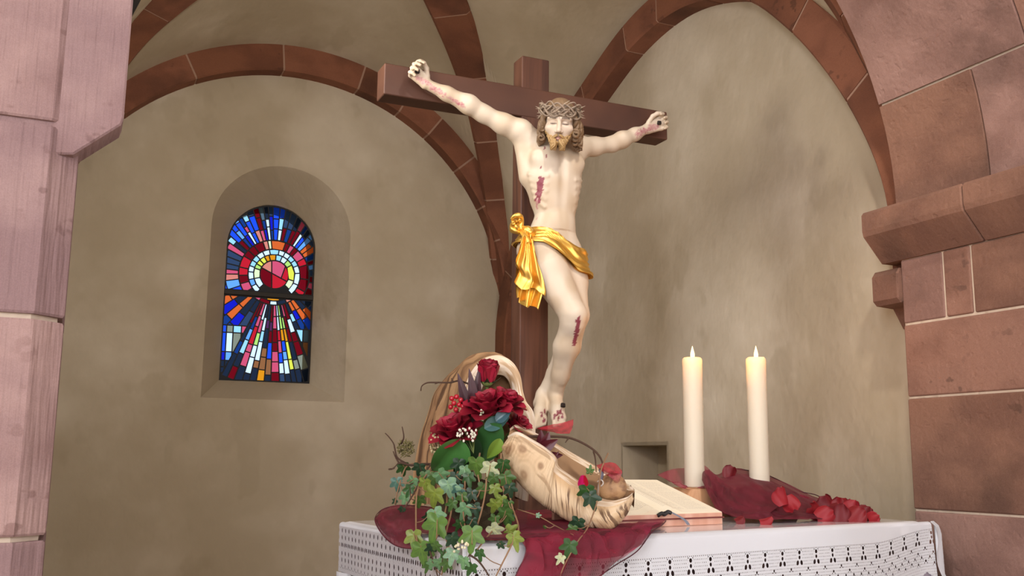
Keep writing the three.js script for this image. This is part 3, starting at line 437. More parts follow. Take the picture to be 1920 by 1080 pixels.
  const headL = (q) => {
    const a = [Math.abs(q[0]), q[1], q[2]];
    let d = ell(q, [0, 0.026, -0.012], [0.06, 0.072, 0.078]);
    d = smin(d, ell(q, [0, -0.03, 0.03], [0.048, 0.062, 0.047]), 0.03);
    d = smin(d, ell(q, [0, -0.078, 0.048], [0.026, 0.02, 0.024]), 0.02);
    d = smin(d, ell(a, [0.036, -0.022, 0.045], [0.02, 0.017, 0.02]), 0.016);
    d = smin(d, cap(a, [0.006, 0.017, 0.071], [0.042, 0.017, 0.055], 0.0085, 0.007), 0.011);
    d = smax(d, -ell(a, [0.024, 0.0, 0.081], [0.0165, 0.0105, 0.017]), 0.009);
    d = smin(d, ell(a, [0.024, -0.002, 0.06], [0.0125, 0.0105, 0.0125]), 0.003);
    d = smax(d, -cap(a, [0.014, -0.0055, 0.074], [0.033, -0.0055, 0.07], 0.0016, 0.0013), 0.002);
    d = smin(d, cap(q, [0, 0.012, 0.074], [0, -0.032, 0.094], 0.0065, 0.0095), 0.009);
    d = smin(d, ell(a, [0.0105, -0.036, 0.084], [0.0075, 0.007, 0.0095]), 0.005);
    d = smax(d, -cap(a, [0.0055, -0.0435, 0.088], [0.0065, -0.042, 0.082], 0.0028, 0.002), 0.003);
    d = smin(d, cap(a, [0, -0.0535, 0.079], [0.017, -0.057, 0.071], 0.005, 0.0032), 0.004);
    d = smin(d, cap(a, [0, -0.0645, 0.077], [0.013, -0.063, 0.071], 0.0058, 0.0035), 0.004);
    d = smax(d, -cap(a, [0, -0.0592, 0.086], [0.019, -0.06, 0.074], 0.0022, 0.0012), 0.003);
    d = smin(d, ell(a, [0.0585, -0.01, 0.0], [0.008, 0.024, 0.014]), 0.006);
    return d;
  };
  const neckHead = (p) => smin(headL(toHead(p)) * HS, cap(p, [-1.49, 2.5, 3.775], fromHead(0, -0.05, -0.015), 0.041, 0.038), 0.02);
  const bodyAll = (p) => smin(body(p), neckHead(p), 0.012);
  const B1 = surfaceNets(body, [-2.16, 1.28, 3.62], [-0.86, 2.78, 4.03], 0.0052);
  const B2 = surfaceNets(neckHead, [-1.63, 2.42, 3.68], [-1.38, 2.72, 4.02], 0.0026);
  const G1 = mergeGeometries([B1, B2]);
  // painted blood: lines and drops along the skin
  const wounds = [];
  const W = (pts, w, n) => { for (let i = 0; i < pts.length - 1; i++) wounds.push([pts[i], pts[i + 1], w, n]); };
  const K = (px, py) => { const d = at(px, py, 1).sub(CAM.p).normalize(); let t = 3.2; for (let i = 0; i < 160; i++) { const p = CAM.p.clone().addScaledVector(d, t), e = body(p.toArray()); if (e < 0.001 || t > 5) return p.toArray(); t += Math.max(0.0008, e * 0.6); } };
  const S = (px, py, z) => { const q = at(px, py, 1).sub(CAM.p), t = (z - CAM.p.z) / q.z; return CAM.p.clone().addScaledVector(q, t).toArray(); };
  const KW = (l, w, n) => W(l.map(([x, y]) => K(x, y)), w, n);
  KW([[1014, 337], [1011, 356], [1008, 374]], 0.0125, 0.6); KW([[1008, 374], [1006, 388], [1006, 410]], 0.0042, 1.2);
  KW([[785, 146], [800, 155], [822, 172]], 0.012, 0.9); KW([[822, 172], [850, 188], [868, 200]], 0.008, 1.5);
  KW([[1230, 236], [1212, 245], [1196, 251]], 0.013, 1.0);
  KW([[1085, 596], [1083, 620], [1078, 644]], 0.009, 0.7);
  for (const [x, y] of [[1046, 770], [1052, 768], [1040, 776], [1055, 775], [1048, 780]]) KW([[x, y], [x - 1, y + 8]], 0.0045, 0.6);
  for (const [x, y] of [[1016, 775], [1022, 768], [1020, 785]]) KW([[x, y], [x, y + 6]], 0.0045, 0.6);
  for (const [x, y] of [[1021, 275], [1025, 290], [1014, 312]]) KW([[x, y], [x, y + 4]], 0.003, 0.6);
  const cE = new THREE.Color(0x5e5048), col = new Float32Array(G1.attributes.position.count * 3), cS = new THREE.Color(0xd0c0aa), cP = new THREE.Color(0xbfa98c), cB = new THREE.Color(0x7a1834), cW = new THREE.Color(0xa64a62), cH = new THREE.Color(0xcdb9a6), cc = new THREE.Color(), cL = new THREE.Color(0xb5796c);
  for (let i = 0; i < col.length / 3; i++) {
    const p = [0, 1, 2].map((k) => G1.attributes.position.array[i * 3 + k]);
    cc.copy(cS).lerp(cP, 0.7 * smooth(0.4, 0.75, noise3(p[0] * 14, p[1] * 14, p[2] * 14, 3)));
    if (i >= B1.attributes.position.count) { cc.lerp(cH, 0.6); const q = toHead(p); if (q[2] > 0.066 && Math.abs(q[0]) < 0.02 && q[1] < -0.051 && q[1] > -0.07) cc.lerp(cL, 0.75); if (q[2] > 0.05 && Math.abs(Math.abs(q[0]) - 0.025) < 0.016 && Math.abs(q[1] - 0.0185) < 0.0035) cc.lerp(cE, 0.75); if (q[2] > 0.045 && Math.abs(Math.abs(q[0]) - 0.0235) < 0.0125 && Math.abs(q[1] + 0.0052) < 0.0022) cc.lerp(cE, 0.9); }
    for (const [a, b, w, n] of wounds) { const d = cap(p, a, b, 0, 0); if (d < w * 2.5) { const s = noise3(p[0] * 160, p[1] * 160, p[2] * 160, 9), s2 = noise3(p[0] * 400, p[1] * 400, p[2] * 400, 5), e = w * (1 + n * (s - 0.5) * 1.6 + 0.5 * (s2 - 0.5)); if (d < e) cc.copy(n > 0.8 ? cW : cB).lerp(cS, n > 0.8 ? clamp(0.25 + 0.9 * (s2 - 0.3)) : 0.12 * s2); } }
    col.set([cc.r, cc.g, cc.b], i * 3);
  }
  G1.setAttribute('color', new THREE.BufferAttribute(col, 3));
  const place = (g) => { g.translate(-BASE[0], -BASE[1], -BASE[2]); return g; };
  const fig = mesh('body', place(G1), std({ vertexColors: true, roughness: 0.5 }), F);
  // ---- hair: cap of hair and long wavy strands; beard in two curled tufts
  const r = rng(5), hairM = std({ color: 0x7c6348, roughness: 0.6 }), beardM = std({ color: 0xa58556, roughness: 0.6 }), HG = [];
  const dome = sheet(48, 28, (u, v) => { const a = u * 2 * Math.PI, b = v * 1.9, n = [Math.sin(b) * Math.sin(a), Math.cos(b), Math.sin(b) * Math.cos(a)]; const front = Math.max(0, n[2]), low = n[2] > -0.2 ? smooth(0.5, -0.1, n[1]) * front : 0; const w = 1.06 + 0.025 * Math.sin(a * 18 + 5 * Math.sin(b * 3)) * Math.sin(b) - 0.45 * low; const q = fromHead(0.062 * w * n[0], 0.026 + 0.075 * w * n[1], -0.014 + 0.08 * w * n[2]); return V(...q); });
  HG.push(dome);
  const strand = (pts, rad) => HG.push(tube(pts.map((q) => fromHead(...q)), (t) => rad * (0.55 + 0.75 * Math.sin(Math.PI * Math.min(1, t * 0.85 + 0.12))), 6, 14));
  for (const s of [-1, 1]) for (let i = 0; i < 52; i++) {
    const a = (i % 26) / 25, ph = r() * 6, z0 = lerp(0.03, -0.065, a) + (r() - 0.5) * 0.01, out = 0.061 + 0.008 * r() + (s > 0 ? 0.018 : 0.004) * Math.sin(a * 3.1), len = lerp(0.085, 0.12, Math.sin(a * 2.2)) * (0.85 + 0.3 * r()) * (s > 0 ? 1 : 0.92);
    const pts = []; for (let k = 0; k <= 7; k++) { const t = k / 7, wv = 0.009 * Math.sin(t * 9 + ph); pts.push([s * (lerp(0.052, out, Math.min(1, t * 2.5)) + 0.008 * t * t + 0.0065 * Math.sin(t * 11 + ph)), 0.045 - t * (len + 0.015), z0 + wv + (z0 > 0 ? -0.012 * t : 0.01 * t)]); }
    strand(pts, 0.0062 + 0.002 * r());
  }
  for (const [s, y, z] of [[1, -0.03, 0.02], [1, -0.055, 0.008], [1, -0.012, 0.0], [-1, -0.062, 0.012], [-1, -0.045, -0.005], [1, -0.04, 0.028], [1, -0.07, -0.01], [1, -0.005, -0.02], [-1, -0.025, 0.015], [-1, -0.07, 0.0]]) { const pts = []; for (let k = 0; k <= 12; k++) { const t = k / 12 * 9, R = 0.013 * (1 - 0.5 * k / 12); pts.push([s * (0.07 + R * Math.cos(t)), y + R * Math.sin(t), z + k * 0.0014]); } strand(pts, 0.0075); }
  mesh('hair', place(join(HG)), hairM, F);
  const BG = [], bst = (pts, rad) => BG.push(tube(pts.map((q) => fromHead(...q)), (t) => rad * (1.05 - 0.5 * t), 6, 12));
  for (const s of [-1, 1]) {
    for (let i = 0; i < 17; i++) { const a = i / 16, x0 = 0.052 - 0.046 * a, y0 = -0.028 - 0.052 * a + 0.012 * a * a, z0 = 0.03 + 0.044 * a, l = 0.014 + 0.022 * a, ph = r() * 6; const pts = []; for (let k = 0; k <= 6; k++) { const t = k / 6; pts.push([s * (x0 + (0.016 * a - 0.005) * t + 0.004 * Math.sin(t * 6 + ph) + 0.003 * a), y0 - l * t, z0 + 0.006 + 0.008 * Math.sin(t * 2.6) * a]); } bst(pts, 0.0058); }
    for (let i = 0; i < 8; i++) { const pts = []; const ph = i / 8 * 6.28; for (let k = 0; k <= 14; k++) { const t = k / 14, R = 0.0125 * (1 - 0.3 * t * t); pts.push([s * (0.015 + 0.003 * t) + R * Math.cos(ph + t * 4), -0.078 - 0.032 * t + 0.006 * Math.sin(t * 3), 0.07 + R * Math.sin(ph + t * 4)]); } bst(pts, 0.006); }
    for (let i = 0; i < 4; i++) bst([[s * 0.003, -0.0475 - 0.001 * i, 0.0865], [s * 0.013, -0.0505 - 0.002 * i, 0.0835], [s * 0.023, -0.059 - 0.002 * i, 0.073], [s * 0.028, -0.073, 0.064 - 0.002 * i]], 0.0034);
  }
  mesh('beard', place(join(BG)), beardM, F);
  // ---- crown of thorns
  const CG = [], TG = [];
  for (let k = 0; k < 6; k++) { const pts = [], ph = k * 1.05; for (let i = 0; i <= 60; i++) { const a = i / 60 * Math.PI * 2 * 1.0, rr = 0.083 + 0.007 * Math.sin(a * 7 + ph * 3) + 0.004 * r(); pts.push(fromHead(rr * 0.93 * Math.sin(a), 0.05 + 0.017 * Math.sin(a * 5 + ph * 2.1) + 0.006 * (k - 2.5), -0.008 + rr * 1.1 * Math.cos(a) - 0.004 * Math.cos(a * 5 + ph))); } CG.push(tube(pts, 0.0041 - 0.0004 * (k % 3), 6, 120)); }
  const crown0 = mesh('crown_of_thorns', place(join(CG)), std({ color: 0x8d7b69, roughness: 0.75 }), F);
  for (let i = 0; i < 46; i++) { const a = r() * Math.PI * 2, y = 0.05 + (r() - 0.5) * 0.05, R = 0.085, p0 = fromHead(R * 0.93 * Math.sin(a), y, -0.008 + R * 1.1 * Math.cos(a)), ta = a + (r() - 0.5) * 2.2, L = 0.018 + 0.012 * r(), dy = (r() - 0.4) * 0.03, p1 = fromHead(R * 0.93 * Math.sin(a) + L * Math.sin(ta), y + dy, -0.008 + R * 1.1 * Math.cos(a) + L * Math.cos(ta)); TG.push(tube([p0, p1], [0.0028, 0.0003], 5, 2)); }
  TG.forEach((g) => mesh('thorn', place(g), std({ color: 0xa3927e, roughness: 0.75 }), crown0));
  // ---- nails
  const iron = std({ color: 0x2a2320, roughness: 0.6, metalness: 0.5 });
  for (const [p, d] of [[[-2.07, 2.7, 3.728], [0, 0.05, 1]], [[-0.958, 2.657, 3.728], [0, 0.05, 1]], [[-1.497, 1.404, 3.862], [0.15, 0.35, 0.9]]]) {
    const q = new THREE.Quaternion().setFromUnitVectors(V(0, 1, 0), V(...d).normalize()), head = rbox(0.017, 0.011, 0.017, 0.003, 0, 0.012, 0), sh = new THREE.CylinderGeometry(0.0055, 0.005, 0.05, 8); sh.translate(0, -0.012, 0);
    const g = join([head, sh]); g.applyQuaternion(q); g.translate(...p); mesh('nail', place(g), iron, F);
  }
  // ---- gilded loincloth wrapped over the hips, knot and hanging end
  const gold = std({ color: 0xf0c462, metalness: 0.9, roughness: 0.4 });
  const topY = (x) => { const k = [[-1.64, 2.108], [-1.56, 2.098], [-1.5, 2.068], [-1.44, 2.036], [-1.38, 2.02]]; for (let i = 1; i < 5; i++) if (x <= k[i][0]) return lerp(k[i - 1][1], k[i][1], clamp((x - k[i - 1][0]) / (k[i][0] - k[i - 1][0]))); return 2.02; };
  const botY = (x) => { const k = [[-1.64, 2.045], [-1.58, 2.035], [-1.54, 2.005], [-1.5, 1.965], [-1.45, 1.925], [-1.38, 1.915]]; for (let i = 1; i < 6; i++) if (x <= k[i][0]) return lerp(k[i - 1][1], k[i][1], clamp((x - k[i - 1][0]) / (k[i][0] - k[i - 1][0]))); return 1.915; };
  const wrap = (off, fold) => sheet(110, 18, (u, v) => {
    const a = u * Math.PI * 2, dx = Math.sin(a), dz = Math.cos(a), xx = -1.505 + dx * 0.12, y = lerp(topY(xx), botY(xx), v), c = [-1.505, y, 3.785];
    let t = 0.24; for (let i = 0; i < 40; i++) { const d = body([c[0] + dx * t, y, c[2] + dz * t]); if (d < 0.002 || t < 0.02) break; t -= Math.max(0.0012, d * 0.7); }
    const w = 6.5 * v + 1.2 * Math.sin(a * 2 + 1) + 0.8 * Math.sin(5 * v + 3 * a), f = fold * (0.006 * (0.5 + 0.5 * Math.sin(w * 2.9)) + 0.004 * (0.5 + 0.5 * Math.sin(w * 6.3 + a * 3)) + 0.006 * (v < 0.12 || v > 0.88 ? 1 : 0));
    return V(c[0] + dx * (t + off + f), y, Math.max(3.672, c[2] + dz * (t + off + f)));
  });
  const hang = (pl, pr, wav, ph) => { // hanging cloth between two edges, pleated towards the bottom
    const cl = new THREE.CatmullRomCurve3(pl.map((p) => V(...S(p[0], p[1], p[2])))), cr = new THREE.CatmullRomCurve3(pr.map((p) => V(...S(p[0], p[1], p[2]))));
    const one = (o) => sheet(40, 40, (u, v) => { const p = cl.getPoint(v).lerp(cr.getPoint(v), u); p.z += o + wav * (0.2 + v) * Math.sin(u * 12.5 + ph + 1.3 * v) + 0.006 * Math.sin(u * 23 + v * 5); p.y += 0.012 * v * Math.sin(u * 9 + ph) * (v > 0.7 ? 1 : v / 0.7); return p; });
    return [one(0), one(-0.005)];
  };
  const LG = [wrap(0.007, 1), wrap(0.002, 0.4)];
  const loin = mesh('loincloth', place(join(LG)), gold, F);
  mesh('cloth_end', place(join([...hang([[984, 432, 3.86], [970, 478, 3.87], [967, 500, 3.875], [966, 540, 3.875], [968, 562, 3.87]], [[1000, 445, 3.88], [1006, 480, 3.885], [1014, 510, 3.89], [1016, 535, 3.885], [1006, 582, 3.87]], 0.013, 0.5), ...hang([[980, 440, 3.88], [972, 470, 3.9], [966, 492, 3.905], [974, 508, 3.9], [967, 532, 3.9]], [[998, 450, 3.89], [1008, 490, 3.905], [1017, 520, 3.91], [1022, 545, 3.905], [1022, 552, 3.9]], 0.014, 2.2)])), gold, loin);
  const KG = []; const kc = V(...S(972, 425, 3.83));
  for (let k = 0; k < 4; k++) { const pts = []; for (let i = 0; i <= 16; i++) { const a = i / 16 * Math.PI * 1.75 + k * 1.2, R = 0.017 + 0.006 * (k % 2); pts.push([kc.x + R * Math.cos(a) - 0.004 * k, kc.y + R * Math.sin(a) + 0.008 * (k - 1), kc.z + 0.012 * Math.sin(a * 1.5 + k) + 0.008 * k - 0.01]); } KG.push(tube(pts, (t) => 0.0105 * (0.75 + 0.3 * Math.sin(t * 14 + k)), 9, 40)); }
  KG.push(tube([S(975, 428, 3.83), S(988, 432, 3.85), S(1000, 438, 3.875)], (t) => 0.017 - 0.003 * Math.sin(t * 9), 10, 20), tube([S(977, 432, 3.83), S(985, 445, 3.87), S(990, 458, 3.885)], 0.013, 9, 14));
  mesh('knot', place(join(KG)), gold, loin);
}
// ================================================================ altar, cloth, lace, glass plate, candles, book
const TN = V(-2.325, 1, 5.001), TL = V(-2.391, 1, 4.06), TR = V(-0.403, 1, 4.579), TB = V(-0.469, 1, 3.639);
const top2 = (u, v, y = 1) => { const a = TN.clone().lerp(TR, u), b = TL.clone().lerp(TB, u); return a.lerp(b, v).setY(y); };   // u along the front, v to the back
{
  const A = thing('altar', 'grey stone altar table mostly covered by a white lace cloth', 'altar', [-1.4, 0, 4.32]);
  const st = std({ map: T.sandC, color: 0x8f8488, bumpMap: T.sandBump, bumpScale: 0.004, roughness: 0.9 });
  const prism = (ins, y0, y1) => { const c = [top2(ins, ins * 2), top2(1 - ins, ins * 2), top2(1 - ins, 1 - ins * 2), top2(ins, 1 - ins * 2)]; const s = new THREE.Shape(c.map((p) => new THREE.Vector2(p.x + 1.4, -(p.z - 4.32)))); const g = new THREE.ExtrudeGeometry(s, { depth: y1 - y0 - 0.012, bevelEnabled: true, bevelSize: 0.005, bevelThickness: 0.006, bevelSegments: 1 }); g.rotateX(-Math.PI / 2); g.translate(0, y0 + 0.006, 0); return boxUV(g); };
  mesh('tabletop', prism(0.004, 0.84, 0.989), st, A); mesh('base', prism(0.06, 0.06, 0.84), st, A); mesh('plinth', prism(0.03, 0, 0.06), st, A);
}
const linen = (c, o = {}) => std({ color: c, bumpMap: tex(256, 256, (u, v) => 0.5 + 0.25 * Math.sin(u * 256 * Math.PI / 2) + 0.25 * Math.sin(v * 256 * Math.PI / 2), false, 12), bumpScale: 0.0006, roughness: 0.92, side: THREE.DoubleSide, ...o });
const cloth = {};
{ // lace patterns: holes cut through the cotton
  const lace = (w, h, draw) => { const c = document.createElement('canvas'); c.width = w; c.height = h; const x = c.getContext('2d'); x.fillStyle = '#fff'; x.fillRect(0, 0, w, h); x.fillStyle = '#000'; draw(x, w, h); const t = new THREE.CanvasTexture(c); t.wrapS = THREE.RepeatWrapping; t.wrapT = THREE.ClampToEdgeWrapping; t.magFilter = THREE.LinearFilter; return t; };
  const el = (x, cx, cy, rx, ry, a = 0) => { x.beginPath(); x.ellipse(cx, cy, rx, ry, a, 0, 7); x.fill(); };
  const front = lace(160, 352, (x, w, h) => { // one repeat is 80 mm by 176 mm
    const r = rng(4);
    for (let i = 0; i < 10; i++) el(x, 8 + i * 16, 7, 2.6, 3.6);
    el(x, 80, 30, 11, 12); el(x, 62, 16, 3.5, 4); el(x, 98, 16, 3.5, 4);
    el(x, 80, 60, 9, 11); el(x, 62, 92, 11, 15, 0.25); el(x, 98, 92, 11, 15, -0.25);
    for (let j = 0; j < 16; j++) for (let i = 0; i < 11; i++) { const px = (i + 0.5 + (j % 2) * 0.5) * 14.5, py = 26 + j * 19; if (Math.hypot((px - 80) / 1.1, (py - 62) / 2.2) < 24) continue; el(x, px, py, 1.7 + r() * 0.9, 2.2 + r() * 1.2); }
    for (const [a, b] of [[0, 128], [160, 128], [80, 160], [40, 190], [120, 190], [0, 216], [160, 216], [80, 232]]) { el(x, a, b, 7, 9); el(x, a - 13, b + 12, 3, 5, 0.5); el(x, a + 13, b + 12, 3, 5, -0.5); }
    x.beginPath(); x.moveTo(0, 352); x.lineTo(0, 292); for (let k = 0; k <= 8; k++) { const t = k / 8; x.lineTo(80 * t, 292 + 52 * t + (k % 2 ? -5 : 3)); } for (let k = 0; k <= 8; k++) { const t = k / 8; x.lineTo(80 + 80 * t, 344 - 52 * t + (k % 2 ? 3 : -5)); } x.lineTo(160, 352); x.fill();
  });
  const side = lace(128, 320, (x) => { // one repeat is 64 mm by 160 mm
    for (let i = 0; i < 2; i++) { const c = 32 + i * 64; for (const y of [28, 78, 188, 234]) el(x, c, y, 7, 16, 0.08); el(x, c - 15, 130, 7.5, 15, 0.2); el(x, c + 12, 130, 8, 16, -0.1); el(x, c, 276, 4, 10); el(x, c - 18, 290, 3, 5); el(x, c + 18, 290, 3, 5); }
    const r = rng(8); for (let i = 0; i < 70; i++) el(x, r() * 128, r() * 300, 1.3, 1.6);
  });
  cloth.front = (m) => linen(0xf2f3f6, { alphaMap: front, alphaTest: 0.5 });
  cloth.side = (m) => linen(0xe9e6e8, { alphaMap: side, alphaTest: 0.5 });
}
{
  const C = thing('altar_cloth', 'white linen altar cloth with a deep crocheted lace border', 'tablecloth', [-1.4, 1, 4.32]);
  const put = (g) => { g.translate(-1.4 * -1, -1, -4.32); return g; };
  const white = linen(0xf2f4f8);
  const nF = V(TR.z - TN.z, 0, -(TR.x - TN.x)).normalize().negate(), nS = V(-(TL.z - TN.z), 0, TL.x - TN.x).normalize().negate(); // outward of front and left side
  if (nF.z < 0) nF.negate(); if (nS.x > 0) nS.negate();
  const lenF = TN.distanceTo(TR), lenS = TN.distanceTo(TL);
  mesh('cloth_top', put(sheet(60, 30, (u, v) => top2(u, v, 1.0 - 0.006 * Math.max(0, 1 - Math.min(u, v, 1 - u) * 60)))), white, C);
  const drop = (u) => 0.058 - 0.036 * smooth(0.82, 1, u), fold = (u, d) => 0.006 + 0.01 * Math.sin(u * 17 + 1) * d * 3 + 0.012 * d + 0.02 * smooth(0.96, 1, u) * d * 4;
  const frontP = (u, d) => { const p = top2(u, 0, 1); const rr = 0.012, o = d < rr ? Math.sqrt(rr * rr - (rr - d) ** 2) : rr; return p.addScaledVector(nF, o - 0.006 + fold(u, d)).setY(1.0 - d); };
  mesh('cloth_front', put(sheet(80, 10, (u, v) => frontP(u * 1.012 - 0.012, v * drop(u)))), white, C);
  const lf = sheet(160, 16, (u, v) => frontP(u * 1.012 - 0.012, drop(u) + v * 0.176)); { const a = lf.attributes.uv; for (let i = 0; i < a.count; i++) a.setXY(i, a.getX(i) * lenF / 0.08, 1 - a.getY(i)); }
  mesh('lace_border', put(lf), cloth.front(), C);
  const sideP = (v, d) => { const p = top2(0, v, 1), rr = 0.012, o = d < rr ? Math.sqrt(rr * rr - (rr - d) ** 2) : rr; return p.addScaledVector(nS, o - 0.004 + 0.006 * Math.sin(v * 12) * d * 4 + 0.004).setY(1 - d); };
  mesh('cloth_side', put(sheet(40, 6, (u, v) => sideP(u * 1.0 - 0.02, v * 0.012))), white, C);
  const ls = sheet(80, 16, (u, v) => sideP(u * 1.0 - 0.02, 0.012 + v * 0.14)); { const a = ls.attributes.uv; for (let i = 0; i < a.count; i++) a.setXY(i, a.getX(i) * lenS / 0.064, 1 - a.getY(i)); }
  mesh('lace_border', put(ls), cloth.side(), C);
  mesh('hem', put(sheet(80, 2, (u, v) => sideP(u * 1.0 - 0.02, 0.152 + v * 0.016).addScaledVector(nS, 0.003 + 0.004 * Math.sin(u * 40)))), white, C);
  // grey-lilac lining that hangs under the lace
  const lining = linen(0xb3a6b4), under = linen(0xa79daa);
  mesh('lining', put(sheet(80, 10, (u, v) => frontP(u, 0.16 + 0.3 * v).addScaledVector(nF, -0.012 + 0.008 * Math.sin(u * 60)))), lining, C);
  mesh('lining', put(sheet(80, 10, (u, v) => sideP(u * 0.98, 0.16 + 0.3 * v).addScaledVector(nS, -0.004 + 0.008 * Math.sin(u * 50) * v))), under, C);
  // corner at the right end where the lace turns
  const cr = (k, d, w) => { const p = frontP(1, d); return p.add(V(0.012 * Math.sin(k * 3.1) + w * 0.05 + 0.05 * d, 0, 0.01 - 0.03 * w)); };
  mesh('cloth_corner', put(sheet(12, 24, (u, v) => cr(u * 2 + v * 4, v * 0.36, u))), white, C);
}
tag(mesh('glass_plate', (() => { const g = sheet(8, 8, (u, v) => top2(0.005 + u * 0.99, 0.008 + v * 0.98, 1.0035)); return g; })(), phys({ color: 0xffffff, roughness: 0.04, transmission: 1, thickness: 0, ior: 1.5 })), 'clear glass plate lying flat on top of the white altar cloth', 'glass plate');

// ---------------------------------------------------------------- candles
const wax = phys({ color: 0xefe6d0, roughness: 0.6, transmission: 0.3, thickness: 0 });
const tan = std({ map: woodTex('#b98358', '#cfa077', 311, 40), roughness: 0.55 });
function candle(label, x, y, z, h) {
  const C = thing('candle', label, 'candle', [x, y, z], 'altar candles'), R = 0.0375;
  const pr = [[0, 0], [R - 0.002, 0], [R, 0.004]]; for (let i = 0; i <= 10; i++) pr.push([R, 0.004 + (h - 0.03) * i / 10]); pr.push([R + 0.0005, h - 0.012], [R - 0.001, h - 0.003], [R - 0.006, h + 0.001], [R - 0.012, h - 0.004], [R - 0.02, h - 0.014], [0, h - 0.018]);
  mesh('wax', new THREE.LatheGeometry(pr.map((p) => new THREE.Vector2(p[0], p[1])), 48), wax, C);
  mesh('wick', tube([[0, h - 0.02, 0], [0.001, h - 0.005, 0], [0.003, h + 0.006, 0]], 0.0014, 6, 6), std({ color: 0x221a14, roughness: 1 }), C);
  const fp = [[0, 0], [0.0035, 0.003], [0.0062, 0.009], [0.0068, 0.014], [0.0055, 0.022], [0.003, 0.031], [0.0008, 0.039], [0, 0.041]];
  const fl = new THREE.LatheGeometry(fp.map((p) => new THREE.Vector2(p[0], p[1])), 20); fl.scale(1.2, 1.3, 1.2); fl.translate(0.002, h - 0.006, 0);
  mesh('flame', fl, std({ color: 0xfff1d0, emissive: 0xffc878, emissiveIntensity: 4.5 }), C);
  const L = new THREE.PointLight(0xffa850, 0.14, 0, 2); L.position.set(x + 0.002, y + h + 0.014, z); L.castShadow = true; L.shadow.radius = 0.3; L.name = 'candle_flame'; scene.add(L);
}
candle('lit cream candle standing on the wooden block beside the open book', -1.045, 1.105, 4.08, 0.488);
candle('lit cream candle rising from the wine red tulle behind the petals', -0.822, 1.112, 4.18, 0.484);
function holder(label, x, z, h) {
  const H = thing('candle_holder', label, 'candle holder', [x, 1.004, z]);
  const s = new THREE.CylinderGeometry(0.06 * 1.414, 0.098 * 1.414, h, 4, 1); s.rotateY(Math.PI / 4 + 0.2); s.translate(0, h / 2, 0); mesh('block', boxUV(s), tan, H);
  mesh('drip_plate', rbox(0.122, 0.004, 0.122, 0.0015, 0, h + 0.0, 0).rotateY(0.2), tan, H);
}
holder('tan wooden block under the left candle, next to the book', -1.045, 4.08, 0.099);
holder('tan wooden block under the right candle, hidden in the tulle', -0.822, 4.18, 0.106);

